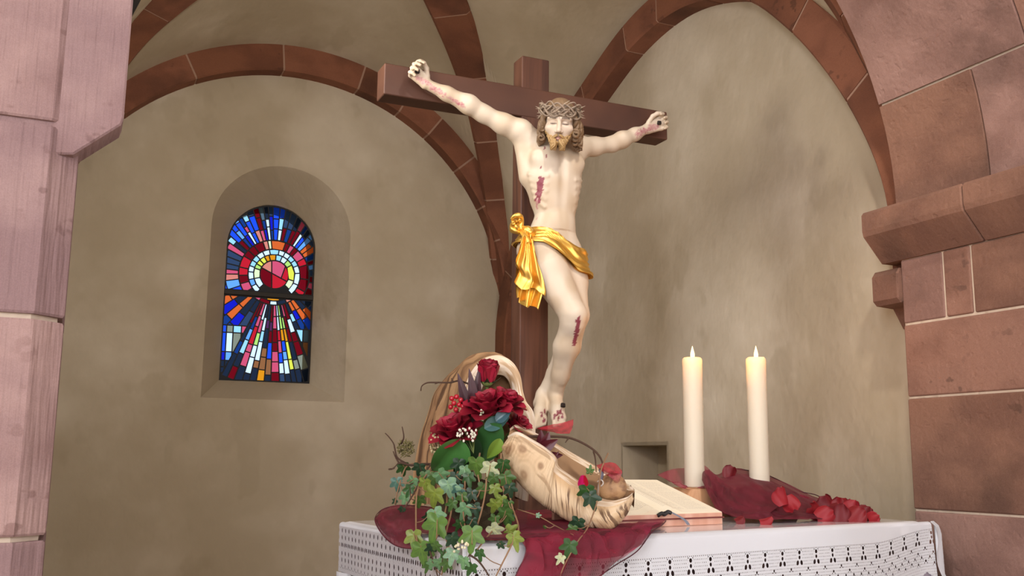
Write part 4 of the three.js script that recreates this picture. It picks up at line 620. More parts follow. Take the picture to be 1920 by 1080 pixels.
// ---------------------------------------------------------------- book on its slanting wooden stand
{
  const fx = V(0.977, 0, -0.213), gb = V(-0.213, 0, -0.977), P0 = V(-1.267, 1.004, 4.556), rise = 0.0975, run = 0.28, gut = 0.262;
  const pt = (a, b, c) => P0.clone().addScaledVector(fx, -a).addScaledVector(gb, b).setY(1.004 + c);    // a to the left, b back, c up
  const S = thing('book_stand', 'pale wooden slanted reading stand under the open book', 'book stand', P0.toArray());
  const L = (g) => { g.translate(-P0.x, -P0.y, -P0.z); return g; };
  const plank = (a0, a1, b0, b1, c0, c1, s0 = 0, s1 = 0) => { const q = [pt(a0, b0, c0), pt(a1, b0, c0), pt(a1, b1, c0 + s0), pt(a0, b1, c0 + s0), pt(a0, b0, c1), pt(a1, b0, c1), pt(a1, b1, c1 + s1), pt(a0, b1, c1 + s1)], pos = q.flatMap((p) => p.toArray()); const g = geo(pos, [0, 1, 2, 0, 2, 3, 4, 6, 5, 4, 7, 6, 0, 5, 1, 0, 4, 5, 1, 6, 2, 1, 5, 6, 2, 7, 3, 2, 6, 7, 3, 4, 0, 3, 7, 4].map((x) => x)).toNonIndexed(); g.computeVertexNormals(); return L(boxUV(g)); };
  const pinkwood = std({ map: woodTex('#cc957c', '#dcae98', 331, 30), roughness: 0.5 });
  mesh('front_board', plank(0.0, 0.54, 0, 0.012, 0, 0.036), pinkwood, S);
  mesh('slope_board', plank(0.0, 0.54, 0.012, 0.28, 0.006, 0.018, 0.088, 0.088), pinkwood, S);
  mesh('back_leg', plank(0.05, 0.49, 0.255, 0.267, 0, 0.09), pinkwood, S);
  const B = thing('book', 'large open book with cream pages and a grey ribbon marker', 'book', P0.toArray());
  const paper = std({ color: 0xefe3c8, roughness: 0.85 }), edge = std({ color: 0xe2d3b4, roughness: 0.9, map: tex(16, 256, (u, v) => { const g = 0.82 + 0.18 * hash2(0, v * 256 | 0, 3); return [g, g, g]; }, false, 40) });
  const slope = (b) => 0.0235 + b * rise / run * 0.93;
  const page = (side) => { // surface of one half, bulging next to the gutter
    const H = (t) => 0.014 + 0.013 * Math.exp(-((t - 0.16) ** 2) / 0.012) - 0.022 * Math.exp(-t * t / 0.0016) + 0.002 * (1 - t), w = 0.262;
    const P = (t, b, k) => pt(side > 0 ? gut - t * w : gut + t * w, b, slope(b) + (k ? Math.max(H(t), 0.002) : 0.001));
    const topS = sheet(30, 8, (u, v) => P(u, v * 0.295 + 0.001, 1)), e = [];
    e.push(sheet(30, 2, (u, v) => { const a = P(u, 0.001, 0), b = P(u, 0.001, 1); return a.lerp(b, v); }), sheet(30, 2, (u, v) => P(u, 0.296, 0).lerp(P(u, 0.296, 1), v)), sheet(2, 8, (u, v) => P(1, v * 0.295 + 0.001, 0).lerp(P(1, v * 0.295 + 0.001, 1), u)));
    return [L(topS), L(join(e))];
  };
  const print = (() => { const c = document.createElement('canvas'); c.width = 512; c.height = 640; const x = c.getContext('2d'); x.fillStyle = '#f2e8cf'; x.fillRect(0, 0, 512, 640); const r = rng(3); x.fillStyle = 'rgba(120,110,100,0.28)'; for (let col = 0; col < 2; col++) for (let i = 0; i < 38; i++) { let px = 50 + col * 215, e = px + 185 - (i % 7 === 6 ? 80 : 0); while (px < e) { const w = 8 + r() * 26; x.fillRect(px, 50 + i * 14, Math.min(w, e - px), 4); px += w + 5; } } const t = new THREE.CanvasTexture(c); t.colorSpace = THREE.SRGBColorSpace; t.magFilter = THREE.LinearFilter; return t; })();
  const pm = std({ map: print, roughness: 0.85, side: THREE.DoubleSide });
  for (const s of [1, -1]) { const [a, e] = page(s); mesh('page', a, pm, B); mesh('page_block', e, std({ ...{}, color: 0xe8dabc, roughness: 0.9, side: THREE.DoubleSide }), B); }
  mesh('cover', plank(-0.006, 0.53, -0.004, 0.3, 0.0195, 0.0225, 0.095, 0.095), std({ color: 0x6a2a24, roughness: 0.6 }), B);
  const rib = (pts, w) => { const c = new THREE.CatmullRomCurve3(pts), n = 24; return L(sheet(2, n, (u, v) => { const p = c.getPoint(v); return p.addScaledVector(fx, (u - 0.5) * w); })); };
  mesh('ribbon', rib([pt(gut, 0.28, 0.117), pt(gut - 0.002, 0.14, 0.07), pt(gut - 0.004, 0.02, 0.038), pt(gut - 0.006, -0.008, 0.046), pt(gut - 0.04, -0.014, 0.034), pt(gut - 0.075, -0.018, 0.016), pt(gut - 0.086, -0.02, 0.003)], 0.014), std({ color: 0x70737e, roughness: 0.6, side: THREE.DoubleSide }), B);
  mesh('binding_clip', L(join([tube([pt(gut + 0.03, -0.004, 0.033), pt(gut + 0.015, -0.006, 0.04), pt(gut + 0.004, -0.006, 0.036), pt(gut - 0.01, -0.006, 0.044), pt(gut - 0.022, -0.008, 0.04)], 0.006, 8, 16)])), std({ color: 0x1c1a18, roughness: 0.6 }), B);
}
// ================================================================ carved wood, flowers, ivy and tulle on the altar
const P3 = (q) => at(q[0], q[1], q[2]);
const curveOf = (list) => new THREE.CatmullRomCurve3(list.map(P3), false, 'centripetal');
const olive = (s, c1, c2, c3, f) => tex(512, 512, (u, v) => { const w = fbm(u, v, 4, 4, 4, s), a = f > 12 ? smooth(0.5, 0.78, fbm(u + 0.05 * w, v, f, 2, 3, s + 31)) : Math.abs(Math.sin((u * f + 1.6 * w) * Math.PI)), st = smooth(f > 12 ? 0.1 : 0.75, 1, a) * smooth(f > 12 ? 0.36 : 0.3, 0.6, fbm(u, v, 3, 4, 4, s + 7)); const kn = smooth(0.68, 0.8, fbm(u, v, 5, 5, 4, s + 20)); return mix3(mix3(mix3(hex(c1), hex(c2), smooth(0.3, 0.75, fbm(u, v, 10, 5, 4, s + 2))), hex(c3), 0.75 * st), hex(c3), 0.55 * kn); }, true, 1);
const M6 = {
  rim: std({ map: olive(401, '#eadbc6', '#dcc6a8', '#b08c62', 3), roughness: 0.6 }),
  bark: std({ map: olive(411, '#b08c64', '#866344', '#4c3422', 7), roughness: 0.7, bumpMap: T.sandBump, bumpScale: 0.004, side: THREE.DoubleSide }),
  light: std({ map: olive(421, '#dcc4a0', '#c8a880', '#6a4e36', 34), roughness: 0.62, bumpMap: T.toolBump, bumpScale: 0.004, side: THREE.DoubleSide }),
  inner: std({ map: olive(431, '#a88660', '#93704c', '#57391f', 8), roughness: 0.7, side: THREE.DoubleSide }),
};
const place6 = (g, o) => { g.translate(-o.position.x, -o.position.y, -o.position.z); return g; };
{ // hollow shell standing upright: rim seen from the front, bark outside
  const base = onTop(885, 965), O = thing('wooden_shell', 'upright hollow piece of olive wood with a pale rim behind the roses', 'wood carving', base.toArray());
  const d0 = 2.98;
  const Ro = curveOf([[862, 960, d0], [856, 880, d0], [858, 800, d0], [866, 745, d0], [882, 700, d0], [906, 673, d0], [936, 666, d0], [960, 678, d0], [975, 702, d0], [981, 735, d0], [987, 753, d0 - 0.02], [1000, 772, d0 - 0.03], [1004, 802, d0 - 0.03], [1000, 860, d0 - 0.03], [990, 940, d0]]);
  const Ri = curveOf([[890, 955, d0], [892, 880, d0], [894, 800, d0], [896, 762, d0], [901, 735, d0], [912, 714, d0], [930, 703, d0], [945, 705, d0], [955, 718, d0], [960, 740, d0], [966, 764, d0 - 0.02], [972, 782, d0 - 0.03], [975, 805, d0 - 0.03], [972, 860, d0 - 0.03], [965, 930, d0]]);
  const Bo = curveOf([[768, 955, d0 + 0.1], [775, 885, d0 + 0.12], [786, 825, d0 + 0.13], [803, 772, d0 + 0.14], [815, 735, d0 + 0.14], [838, 705, d0 + 0.14], [874, 675, d0 + 0.13], [906, 664, d0 + 0.13], [930, 668, d0 + 0.13], [945, 690, d0 + 0.13], [950, 730, d0 + 0.13], [955, 760, d0 + 0.12], [960, 800, d0 + 0.12], [955, 860, d0 + 0.12], [950, 940, d0 + 0.1]]);
  const n = 70, out = CAM.f.clone().negate();
  const g1 = sheet(n, 16, (u, v) => { const p = Ro.getPoint(u).lerp(Bo.getPoint(u), v); const b = 0.012 * Math.sin(v * Math.PI), q = noise3(p.x * 26, p.y * 26, p.z * 26, 4) - 0.5, q2 = noise3(p.x * 60, p.y * 12, p.z * 60, 6) - 0.5; return p.addScaledVector(CAM.u, b * 0.8 + 0.03 * q * Math.sin(v * Math.PI)).addScaledVector(CAM.r, -b * 0.4 + 0.022 * q2 * Math.sin(Math.PI * v)); });
  { const a = g1.attributes.uv; for (let i = 0; i < a.count; i++) a.setXY(i, a.getY(i) * 0.6, a.getX(i) * 1.2); }
  mesh('bark', place6(g1, O), M6.bark, O);
  const g2 = sheet(n, 6, (u, v) => Ro.getPoint(u).lerp(Ri.getPoint(u), v).addScaledVector(out, 0.012 * Math.sin(v * Math.PI) ** 0.6));
  mesh('rim', place6(g2, O), M6.rim, O);
  const c = P3([928, 800, d0 + 0.1]);
  const g3 = sheet(n, 14, (u, v) => { const a = Ri.getPoint(u), b = Bo.getPoint(u).lerp(a, 0.25).addScaledVector(out, 0.02); const p = a.lerp(b, v); return v > 0.6 ? p.lerp(c, smooth(0.6, 1, v)) : p; });
  mesh('hollow', place6(g3, O), M6.inner, O);
}
{ // trough lying in front, open at the top right
  const base = onTop(1080, 985), O = thing('wooden_trough', 'scooped trough of striped olive wood lying on the tulle beside the roses', 'wood carving', base.toArray());
  const F = curveOf([[952, 822, 2.76], [970, 815, 2.73], [1000, 832, 2.71], [1030, 853, 2.7], [1041, 867, 2.7], [1037, 882, 2.71], [1062, 904, 2.7], [1084, 920, 2.7], [1092, 934, 2.7], [1106, 944, 2.71], [1140, 950, 2.7], [1172, 940, 2.74], [1186, 928, 2.8]]);
  const Bk = curveOf([[956, 808, 2.8], [968, 800, 2.84], [1000, 812, 2.88], [1040, 832, 2.9], [1070, 848, 2.9], [1105, 867, 2.9], [1135, 884, 2.9], [1155, 894, 2.9], [1172, 904, 2.89], [1184, 914, 2.86], [1190, 922, 2.83]]);
  const Lo = curveOf([[937, 846, 2.77], [950, 880, 2.75], [980, 912, 2.73], [1015, 944, 2.71], [1040, 962, 2.7], [1065, 976, 2.7], [1095, 987, 2.7], [1120, 992, 2.7], [1148, 991, 2.7], [1174, 968, 2.75], [1190, 931, 2.81]]);
  const out = CAM.f.clone().negate();
  const n = 80;
  const ring = (t) => { // outer section from front rim round the belly to back rim
    const f = F.getPoint(t), b = Bk.getPoint(t), l = Lo.getPoint(t), m = f.clone().lerp(l, 0.5).addScaledVector(out, 0.022).addScaledVector(CAM.r, -0.004), lb = l.clone().addScaledVector(CAM.f, 0.1).addScaledVector(CAM.u, 0.012), bb = b.clone().addScaledVector(CAM.u, -0.05).addScaledVector(CAM.f, 0.02);
    return new THREE.CatmullRomCurve3([f, m, l, lb, bb, b], false, 'centripetal');
  };
  const rings = Array.from({ length: n + 1 }, (_, i) => ring(i / n));
  const tpos = (i) => rings[Math.round(i * n)];
  const outer = sheet(n, 26, (u, v) => { const p = tpos(u).getPoint(v), k = Math.sin(v * Math.PI), q = noise3(u * 60, v * 5, 0, 3) - 0.5, q2 = noise3(u * 9, v * 6, 2, 8) - 0.5; return p.addScaledVector(out, (0.005 * q + 0.012 * q2) * k); });
  { const a = outer.attributes.uv; for (let i = 0; i < a.count; i++) a.setXY(i, a.getX(i) * 0.98 + 0.01, a.getY(i) * 0.98 + 0.01); }
  const grain = tex(1024, 512, (u, v) => { // knots at the left end, dark growth streaks across the belly
    const w = fbm(u, v, 5, 5, 4, 505), n = fbm(u + 0.03 * w, v, 64, 2, 3, 511), k2 = fbm(u, v, 4, 4, 4, 517), right = smooth(0.26, 0.4, u + 0.15 * (w - 0.5));
    let c = mix3(hex('#dcc29c'), hex('#c6a276'), smooth(0.3, 0.75, k2)); c = mix3(c, hex('#ead9bf'), 0.7 * smooth(0.5, 0.9, u) * smooth(0.35, 0.6, w));
    c = mix3(c, hex('#5f442e'), 0.85 * right * smooth(0.53, 0.66, n) * smooth(0.3, 0.55, fbm(u, v, 6, 3, 3, 523)) * smooth(0.02, 0.12, v));
    for (const [x, y, r, s] of [[0.07, 0.2, 0.05, 0.8], [0.14, 0.1, 0.03, 0.6], [0.19, 0.26, 0.035, 0.55], [0.12, 0.42, 0.05, 0.35], [0.24, 0.12, 0.02, 0.7]]) { const d = Math.hypot(u - x + 0.03 * (w - 0.5), (v - y) * 0.45 + 0.05 * (k2 - 0.5)) * (0.5 + w); c = mix3(c, hex('#6d4a2c'), s * (smooth(r * 0.9, r * 0.2, d) * 0.75 + 0.16 * smooth(r * 2.2, r, d) * (0.5 + 0.5 * Math.sin(d * 330 + 9 * w)))); }
    return mix3(c, hex('#8a6a48'), (1 - right) * 0.5 * smooth(0.55, 0.7, fbm(u, v + 0.1 * w, 6, 16, 3, 531))); }, true, 1);
  mesh('outer_wood', place6(outer, O), std({ map: grain, roughness: 0.62, bumpMap: T.toolBump, bumpScale: 0.004, side: THREE.DoubleSide }), O);
  const th = (u) => clamp(Math.min(u * 5, (1 - u) * 9)) ;
  const Fi = (u) => F.getPoint(u).lerp(Bk.getPoint(u), 0.24 * th(u) + 0.02), Bi = (u) => Bk.getPoint(u).lerp(F.getPoint(u), 0.2 * th(u) + 0.02);
  const rimF = sheet(n, 5, (u, v) => F.getPoint(u).lerp(Fi(u), v).addScaledVector(CAM.u, 0.007 * Math.sin(v * Math.PI))), rimB = sheet(n, 5, (u, v) => Bk.getPoint(u).lerp(Bi(u), v).addScaledVector(CAM.u, 0.007 * Math.sin(v * Math.PI)));
  mesh('rim', place6(join([rimF, rimB]), O), M6.rim, O);
  const inside = sheet(n, 18, (u, v) => { const a = Fi(u), b = Bi(u), d = th(u), l = Lo.getPoint(u), bot = a.clone().lerp(b, 0.5).lerp(l.addScaledVector(CAM.f, 0.08), 0.62 * d); return new THREE.QuadraticBezierCurve3(a, bot.clone().multiplyScalar(2).sub(a.clone().add(b).multiplyScalar(0.5)).lerp(bot, 0.35), b).getPoint(v); });
  { const a = inside.attributes.uv; for (let i = 0; i < a.count; i++) a.setXY(i, a.getY(i) * 0.5 + a.getX(i) * 0.1, a.getX(i) * 0.8); }
  mesh('hollow', place6(inside, O), M6.inner, O);
}
{ // round brown stone in the trough
  const c = P3([1148, 916, 2.79]), g = new THREE.IcosahedronGeometry(0.04, 5), p = g.attributes.position;
  for (let i = 0; i < p.count; i++) { const v = V().fromBufferAttribute(p, i), k = 1 + 0.16 * (noise3(v.x * 30, v.y * 30, v.z * 30, 2) - 0.5); p.setXYZ(i, v.x * k * 1.08, v.y * k * 0.98, v.z * k); }
  g.computeVertexNormals(); const o = tag(mesh('stone', mergeFix(g), std({ map: olive(441, '#b58f66', '#9a7450', '#6c4c38', 4), roughness: 0.6 })), 'rounded brown stone lying in the right end of the wooden trough', 'stone'); o.position.copy(c);
}
function mergeFix(g) { return g; }
// ---------------------------------------------------------------- leaves and flowers
const greens = { a: 0x335a2a, b: 0x5c8038, c: 0x6a9468, d: 0x24422a, e: 0x86ab8c, f: 0x486a30, w: 0xbcc49c, q: 0x4b7468, y: 0x7d8f3a };
const veinTex = tex(256, 256, (u, v) => { const x = u * 2 - 1, y = v; let m = smooth(0.035, 0.0, Math.abs(x) - 0.004); for (const a of [0.55, 1.15, 1.9, -0.55, -1.15, -1.9]) { const dx = Math.sin(a), dy = Math.cos(a), t = x * dx + (y - 0.12) * dy, d = Math.abs(x * dy - (y - 0.12) * dx); if (t > 0) m = Math.max(m, smooth(0.026, 0.004, d) * 0.85); } const n = fbm(u, v, 8, 8, 3, 9); const k = 0.78 + 0.2 * n; return mix3([k, k, k], [1, 1, 0.86], m * 0.9); }, true, 1);
const leafMat = {}; for (const k in greens) leafMat[k] = phys({ color: new THREE.Color(greens[k]).multiplyScalar(1.35), map: veinTex, roughness: 0.45, transmission: 0.25, thickness: 0, side: THREE.DoubleSide });
// five-lobed ivy leaf, unit size, blade in xy with the stalk at the origin and the tip at +y
const ivyLeaf = (seed) => {
  const r = rng(seed), rim = (a) => { const lobes = [[0, 1, 0.42], [0.98, 0.78, 0.42], [-0.98, 0.78, 0.42], [2.0, 0.56, 0.46], [-2.0, 0.56, 0.46]]; let d = 0.4; for (const [c, l, w] of lobes) d = Math.max(d, 0.4 + (l - 0.4) * Math.exp(-(((a - c) / w) ** 2) * 1.6)); return d * (1 - 0.5 * smooth(2.6, 3.14, Math.abs(a))); };
  const cup = 0.1 + 0.2 * r(), fold = 0.15 + 0.2 * r(), tw = (r() - 0.5) * 0.5;
  const g = sheet(36, 5, (u, v) => { const a = (u * 2 - 1) * Math.PI, d = rim(a) * v, x = Math.sin(a) * d * 0.95, y = Math.cos(a) * d + 0.12; return V(x, y, fold * Math.abs(x) * 0.5 - cup * d * d + tw * x * y + 0.05 * Math.sin(a * 5) * d); });
  const p = g.attributes.position, q = g.attributes.uv; for (let i = 0; i < p.count; i++) q.setXY(i, p.getX(i) / 2 + 0.5, clamp(p.getY(i) / 1.15 + 0.0)); return g;
};
const IVY = Array.from({ length: 8 }, (_, i) => ivyLeaf(50 + i));
const spear = (w, bend, tipSharp = 1) => sheet(8, 20, (u, v) => { const s = u * 2 - 1, ww = w * Math.pow(Math.sin(Math.PI * Math.pow(v, 0.75)), 0.8) * (1 - 0.15 * v * tipSharp); return V(s * ww, v, -bend * v * v + 0.35 * Math.abs(s) * ww); });
// orientation: tip direction in the picture (degrees clockwise from up), face turned towards the viewer with some yaw and pitch
function orient(o, ang, yaw = 0, pitch = 0) {
  const B = new THREE.Matrix4().makeBasis(CAM.r, CAM.u, CAM.f.clone().negate()), q = new THREE.Quaternion().setFromRotationMatrix(B);
  o.quaternion.copy(q).multiply(new THREE.Quaternion().setFromEuler(new THREE.Euler(pitch, yaw, -ang * Math.PI / 180, 'YXZ'))); return o;
}
const stemM = std({ color: 0x8a6a4c, roughness: 0.8 }), stemG = std({ color: 0x6d7a3e, roughness: 0.7 }), twigM = std({ color: 0x4a3426, roughness: 0.85 });
// keeps trailing pieces in front of the table and its cloth
function surfaceDepth(px, py) {
  const d = at(px, py, 1).sub(CAM.p); let best = 99;
  const hit = (p, n, test) => { const t = p.clone().sub(CAM.p).dot(n) / d.dot(n); if (t > 0 && t < best && test(CAM.p.clone().addScaledVector(d, t))) best = t; };
  const dx = TR.x - TN.x, dz = TR.z - TN.z, l = Math.hypot(dx, dz), sx = TL.x - TN.x, sz = TL.z - TN.z, k = Math.hypot(sx, sz), nF = V(-dz / l, 0, dx / l), nS = V(sz / k, 0, -sx / k);
  hit(V(0, 1.01, 0), V(0, 1, 0), (p) => { const q = p.clone().sub(TN); return q.dot(nF) < 0.02 && q.dot(nS) < 0.02; });
  hit(TN.clone().addScaledVector(nF, 0.02), nF, (p) => p.y < 1.01 && p.clone().sub(TN).dot(nS) < 0.03);
  hit(TN.clone().addScaledVector(nS, 0.02), nS, (p) => p.y < 1.01 && p.clone().sub(TN).dot(nF) < 0.03);
  return best;
}
const front = ([x, y, d]) => [x, y, Math.min(d, surfaceDepth(x, y) - (x > 980 ? 0.1 : 0.055))];
function vine(label, pts, leaves, mat = stemM, rad = 0.0028) {
  pts = pts.map(front); const o = thing('ivy_vine', label, 'ivy', P3(pts[0]).toArray()), r = rng(leaves.length * 13 + pts[0][0] | 0);
  mesh('stem', place6(tube(pts.map(P3), [rad, rad * 0.6], 6), o), mat, o);
  leaves.forEach(([x, y, size, ang, k, d], i) => {
    const dd = front([x, y, d ?? pts[0][2] - 0.02])[2], s = size / 1870 * dd, tip = P3([x, y, dd]), l = new THREE.Mesh(IVY[(i * 3 + (x | 0)) % 8], leafMat[k]);
    l.name = numbered('leaf'); l.castShadow = l.receiveShadow = true; l.scale.setScalar(s * 0.9); orient(l, ang, (r() - 0.5) * 0.9, (r() - 0.5) * 0.7);
    const c = V(0, 0.55, 0).multiplyScalar(s).applyQuaternion(l.quaternion); l.position.copy(tip).sub(c).sub(o.position); o.add(l);
    // leaf stalk back to the stem
    const a = l.position.clone().add(o.position); let best = null; for (const q of pts) { const w = P3(q), e = w.distanceTo(a); if (!best || e < best[1]) best = [w, e]; }
    if (best[1] < 0.09 && best[1] > 0.008) mesh('stalk', place6(tube([a, a.clone().lerp(best[0], 0.5).addScaledVector(CAM.u, -0.006), best[0]], 0.0012, 5, 6), o), mat, o);
  });
  return o;
}
// roses: whorls of cupped petals
const petalG = (w, h, cup, curl, seed, ruf = 1) => { const r = rng(seed), ph = r() * 6; const g = sheet(10, 10, (u, v) => { const s = u * 2 - 1, ww = w * (0.35 + 0.65 * Math.sin(Math.PI * Math.min(1, 0.12 + v * 0.62))) * (v > 0.85 ? Math.sqrt(Math.max(0.04, 1 - ((v - 0.85) / 0.155) ** 2)) * 0.55 + 0.45 : 1), a = s * cup; const R = ww / Math.max(cup, 0.2); return V(Math.sin(a) * R, v * h + 0.02 * ruf * Math.sin(s * 5 + ph) * v, -(1 - Math.cos(a)) * R * -1 * -1 + curl * Math.pow(v, 3) + 0.03 * ruf * Math.sin(s * (3 + ruf) + ph + ruf * v) * v); }); return g; };
const roseM = [0x8c0d26, 0x7a0a20, 0x9c1230].map((c) => phys({ color: c, roughness: 0.55, sheen: 0.6, sheenColor: new THREE.Color(0xb02040), sheenRoughness: 0.5, side: THREE.DoubleSide }));
const sepalG = spear(0.22, 0.3);
function rose(label, px, py, d, R, ang, open, dark = 0, lean = 0.3) {
  const o = thing('rose', label, 'rose', P3([px, py, d]).toArray(), 'red roses'); const s = R / 1870 * d * 1.06; orient(o, ang, 0, lean); const r = rng(px * 7 + py);
  const whorls = [[3, 0.16, 0.05, 0.5, 0.72, 1.3], [4, 0.3, 0.16, 0.62, 0.78, 1.05], [5, 0.42, 0.32, 0.74, 0.8, 0.85], [5, 0.52, 0.55, 0.82, 0.78, 0.7], [6, 0.55, 0.85, 0.88, 0.72, 0.6]];
  whorls.forEach(([n, rad, tilt, w, h, cup], k) => { for (let i = 0; i < n; i++) {
    const g = petalG(w * 0.62, h * (open < 0.4 ? 1.35 : 1.15), cup, (0.16 + 0.26 * k * 0.4) * (0.15 + 0.85 * Math.min(1, open)), (k * 10 + i) * 3 + px), m = new THREE.Mesh(g, roseM[(i + k + dark) % 3]); m.name = numbered('petal'); m.castShadow = m.receiveShadow = true;
    const a = i / n * Math.PI * 2 + k * 0.7 + r() * 0.3, piv = new THREE.Quaternion().setFromAxisAngle(V(0, 1, 0), a), t = new THREE.Quaternion().setFromAxisAngle(V(1, 0, 0), tilt * open + 0.08 * (r() - 0.5));
    m.quaternion.copy(piv).multiply(t); m.position.copy(V(0, -0.62 + 0.05 * (4 - k) * 0.6, rad * 0.62).applyQuaternion(piv)).multiplyScalar(s); m.scale.setScalar(s); o.add(m);
  } });
  const cupg = new THREE.SphereGeometry(0.34, 16, 10); cupg.scale(1, 0.8, 1); cupg.translate(0, -0.66, 0); const c = mesh('flower_base', cupg, stemG, o); c.scale.setScalar(s);
  for (let i = 0; i < 5; i++) { const m = new THREE.Mesh(sepalG, leafMat.d); m.name = numbered('sepal'); m.castShadow = true; const piv = new THREE.Quaternion().setFromAxisAngle(V(0, 1, 0), i * 1.257); m.quaternion.copy(piv).multiply(new THREE.Quaternion().setFromAxisAngle(V(1, 0, 0), 1.3)); m.position.copy(V(0, -0.7, 0.12).applyQuaternion(piv)).multiplyScalar(s); m.scale.setScalar(s * 0.75); o.add(m); }
  const st = tube([[0, -0.8, 0], [0.05, -1.8, -0.3], [0.0, -3.2, -0.9]], 0.09, 7, 10); mesh('stem', st, stemG, o).scale.setScalar(s);
  return o;
}
rose('topmost red rose against the pale rim of the wooden shell', 915, 693, 2.86, 33, 4, 0.12, 1, 0.14);
rose('wide open red rose in the middle, left of the two side by side', 912, 752, 2.8, 40, -8, 0.85, 0, 0.3);
rose('red rose in the middle, right of the two side by side', 952, 746, 2.84, 33, 22, 0.85, 1, 0.3);
rose('lowest red rose on the left, above the broad green leaf', 850, 799, 2.8, 40, -14, 0.85, 2, 0.4);
rose('small red rose half hidden under the rim of the trough', 975, 792, 2.86, 28, 40, 0.95, 0, 0.4);
{ // berries
  const o = thing('berry_sprig', 'sprig of glossy red berries above the lowest rose', 'berries', P3([855, 785, 2.83]).toArray()), r = rng(33), bm = phys({ color: 0xb0182a, roughness: 0.3, clearcoat: 0.5 });
  mesh('stem', place6(tube([P3([862, 800, 2.85]), P3([857, 775, 2.84]), P3([853, 752, 2.83])], 0.002, 6), o), stemG, o);
  for (const [x, y] of [[847, 747], [856, 744], [864, 750], [851, 756], [861, 759], [845, 763], [868, 762], [855, 768]]) { const g = new THREE.SphereGeometry(0.0075, 14, 10); const m = mesh('berry', g, bm, o); m.position.copy(P3([x, y, 2.82 + 0.01 * r()])).sub(o.position); }
}
{ // broad glossy leaves
  const broad = (label, kind, cat, px, py, d, len, w, ang, yaw, pitch, m, bend = 0.25) => { const o = tag(mesh(kind, spear(w, bend), m), label, cat); o.scale.setScalar(len / 1870 * d); o.position.copy(P3([px, py, d])); orient(o, ang, yaw, pitch); return o; };
  const gl = (c) => phys({ color: c, roughness: 0.35, side: THREE.DoubleSide, transmission: 0.12, thickness: 0 });
  broad('broad dark green glossy leaf below the lowest rose', 'broad_leaf', 'leaf', 862, 822, 2.76, 92, 0.42, 203, 0.4, 0.35, gl(0x4c8340), 0.35);
  broad('long dark green leaf hanging between the roses and the trough', 'broad_leaf', 'leaf', 940, 795, 2.77, 118, 0.26, 218, -0.5, 0.2, gl(0x3a6a36), 0.2);
  broad('dark green leaf behind the long hanging leaf', 'broad_leaf', 'leaf', 885, 815, 2.81, 96, 0.3, 190, 0.5, 0.2, gl(0x2d4a2c));
  broad('blue green leaf just under the two middle roses', 'broad_leaf', 'leaf', 908, 804, 2.77, 56, 0.26, 66, 0.2, -0.4, gl(0x47706c), 0.1);
  broad('small blue green leaf tucked under the right middle rose', 'broad_leaf', 'leaf', 930, 790, 2.77, 36, 0.34, 50, -0.3, -0.3, gl(0x44666e), 0.1);
  broad('yellow green leaf beside the trough, under the long dark leaf', 'broad_leaf', 'leaf', 938, 822, 2.74, 48, 0.3, 205, 0.3, 0.2, gl(0x7a9a3a));
  const dk = (c) => phys({ color: c, roughness: 0.4, side: THREE.DoubleSide });
  const blades = (label, base, list, c) => { const o = thing('dark_foliage', label, 'leaves', P3(base).toArray()); for (const [px, py, d, len, w, ang, yaw] of list) { const m = mesh('leaf', spear(w, 0.12, 2), dk(c), o); m.scale.setScalar(len / 1870 * d); m.position.copy(P3([px, py, d])).sub(o.position); orient(m, ang, yaw, 0.1); } return o; };
  blades('upright dark maroon leaves beside the topmost rose', [888, 790, 2.86], [[887, 790, 2.84, 88, 0.16, -2, 0.4], [884, 790, 2.85, 95, 0.13, -16, 0.2], [892, 785, 2.85, 98, 0.12, 4, -0.3], [888, 795, 2.83, 105, 0.14, -5, 0.6]], 0x4a3136);
  blades('spiky dark red leaves growing out of the trough', [1020, 862, 2.8], [[1012, 852, 2.79, 46, 0.3, 24, 0.2], [1008, 845, 2.79, 44, 0.3, 62, 0], [1020, 855, 2.78, 40, 0.24, 92, 0.3], [1026, 874, 2.78, 36, 0.18, 38, -0.2], [1012, 840, 2.8, 34, 0.3, 5, 0.3]], 0x4f121e);
}
{ // sprigs of tiny white flowers
  const sprig = (label, base, c, n, sx, sy, col, seed) => { const o = thing('white_sprig', label, 'flowers', P3(base).toArray()), r = rng(seed), m = std({ color: col, roughness: 0.8 }), g = new THREE.IcosahedronGeometry(0.0034, 1); for (let i = 0; i < n; i++) { const a = r() * 6.28, q = Math.sqrt(r()), p = front([c[0] + sx * q * Math.cos(a), c[1] + sy * q * Math.sin(a), c[2] - 0.02 * r()]); const b = new THREE.Mesh(g, m); b.name = numbered('blossom'); b.castShadow = b.receiveShadow = true; b.position.copy(P3(p)).sub(o.position); b.scale.set(0.7 + 0.6 * r(), 0.8 + 0.6 * r(), 0.8); o.add(b); if (i % 3 === 0) mesh('stem', place6(tube([P3(p), P3([lerp(p[0], base[0], 0.5), lerp(p[1], base[1], 0.45), base[2]]), P3(base)], 0.0007, 4, 5), o), stemG, o); } };
  sprig('sprig of tiny white flowers under the lowest rose', [888, 850, 2.78], [877, 815, 2.76], 30, 21, 13, 0xdcd8c4, 3);
  sprig('dry cream sprig left of the broad green leaf', [830, 880, 2.84], [818, 838, 2.82], 30, 14, 24, 0xcbb98c, 7);
  sprig('few white blossoms on top of the blue green leaf', [910, 800, 2.79], [903, 778, 2.78], 8, 6, 10, 0xdfe3c4, 9);
  sprig('white and yellow blossoms low among the ivy leaves', [862, 1050, 2.62], [858, 1018, 2.6], 16, 20, 18, 0xe2d9b4, 12);
}
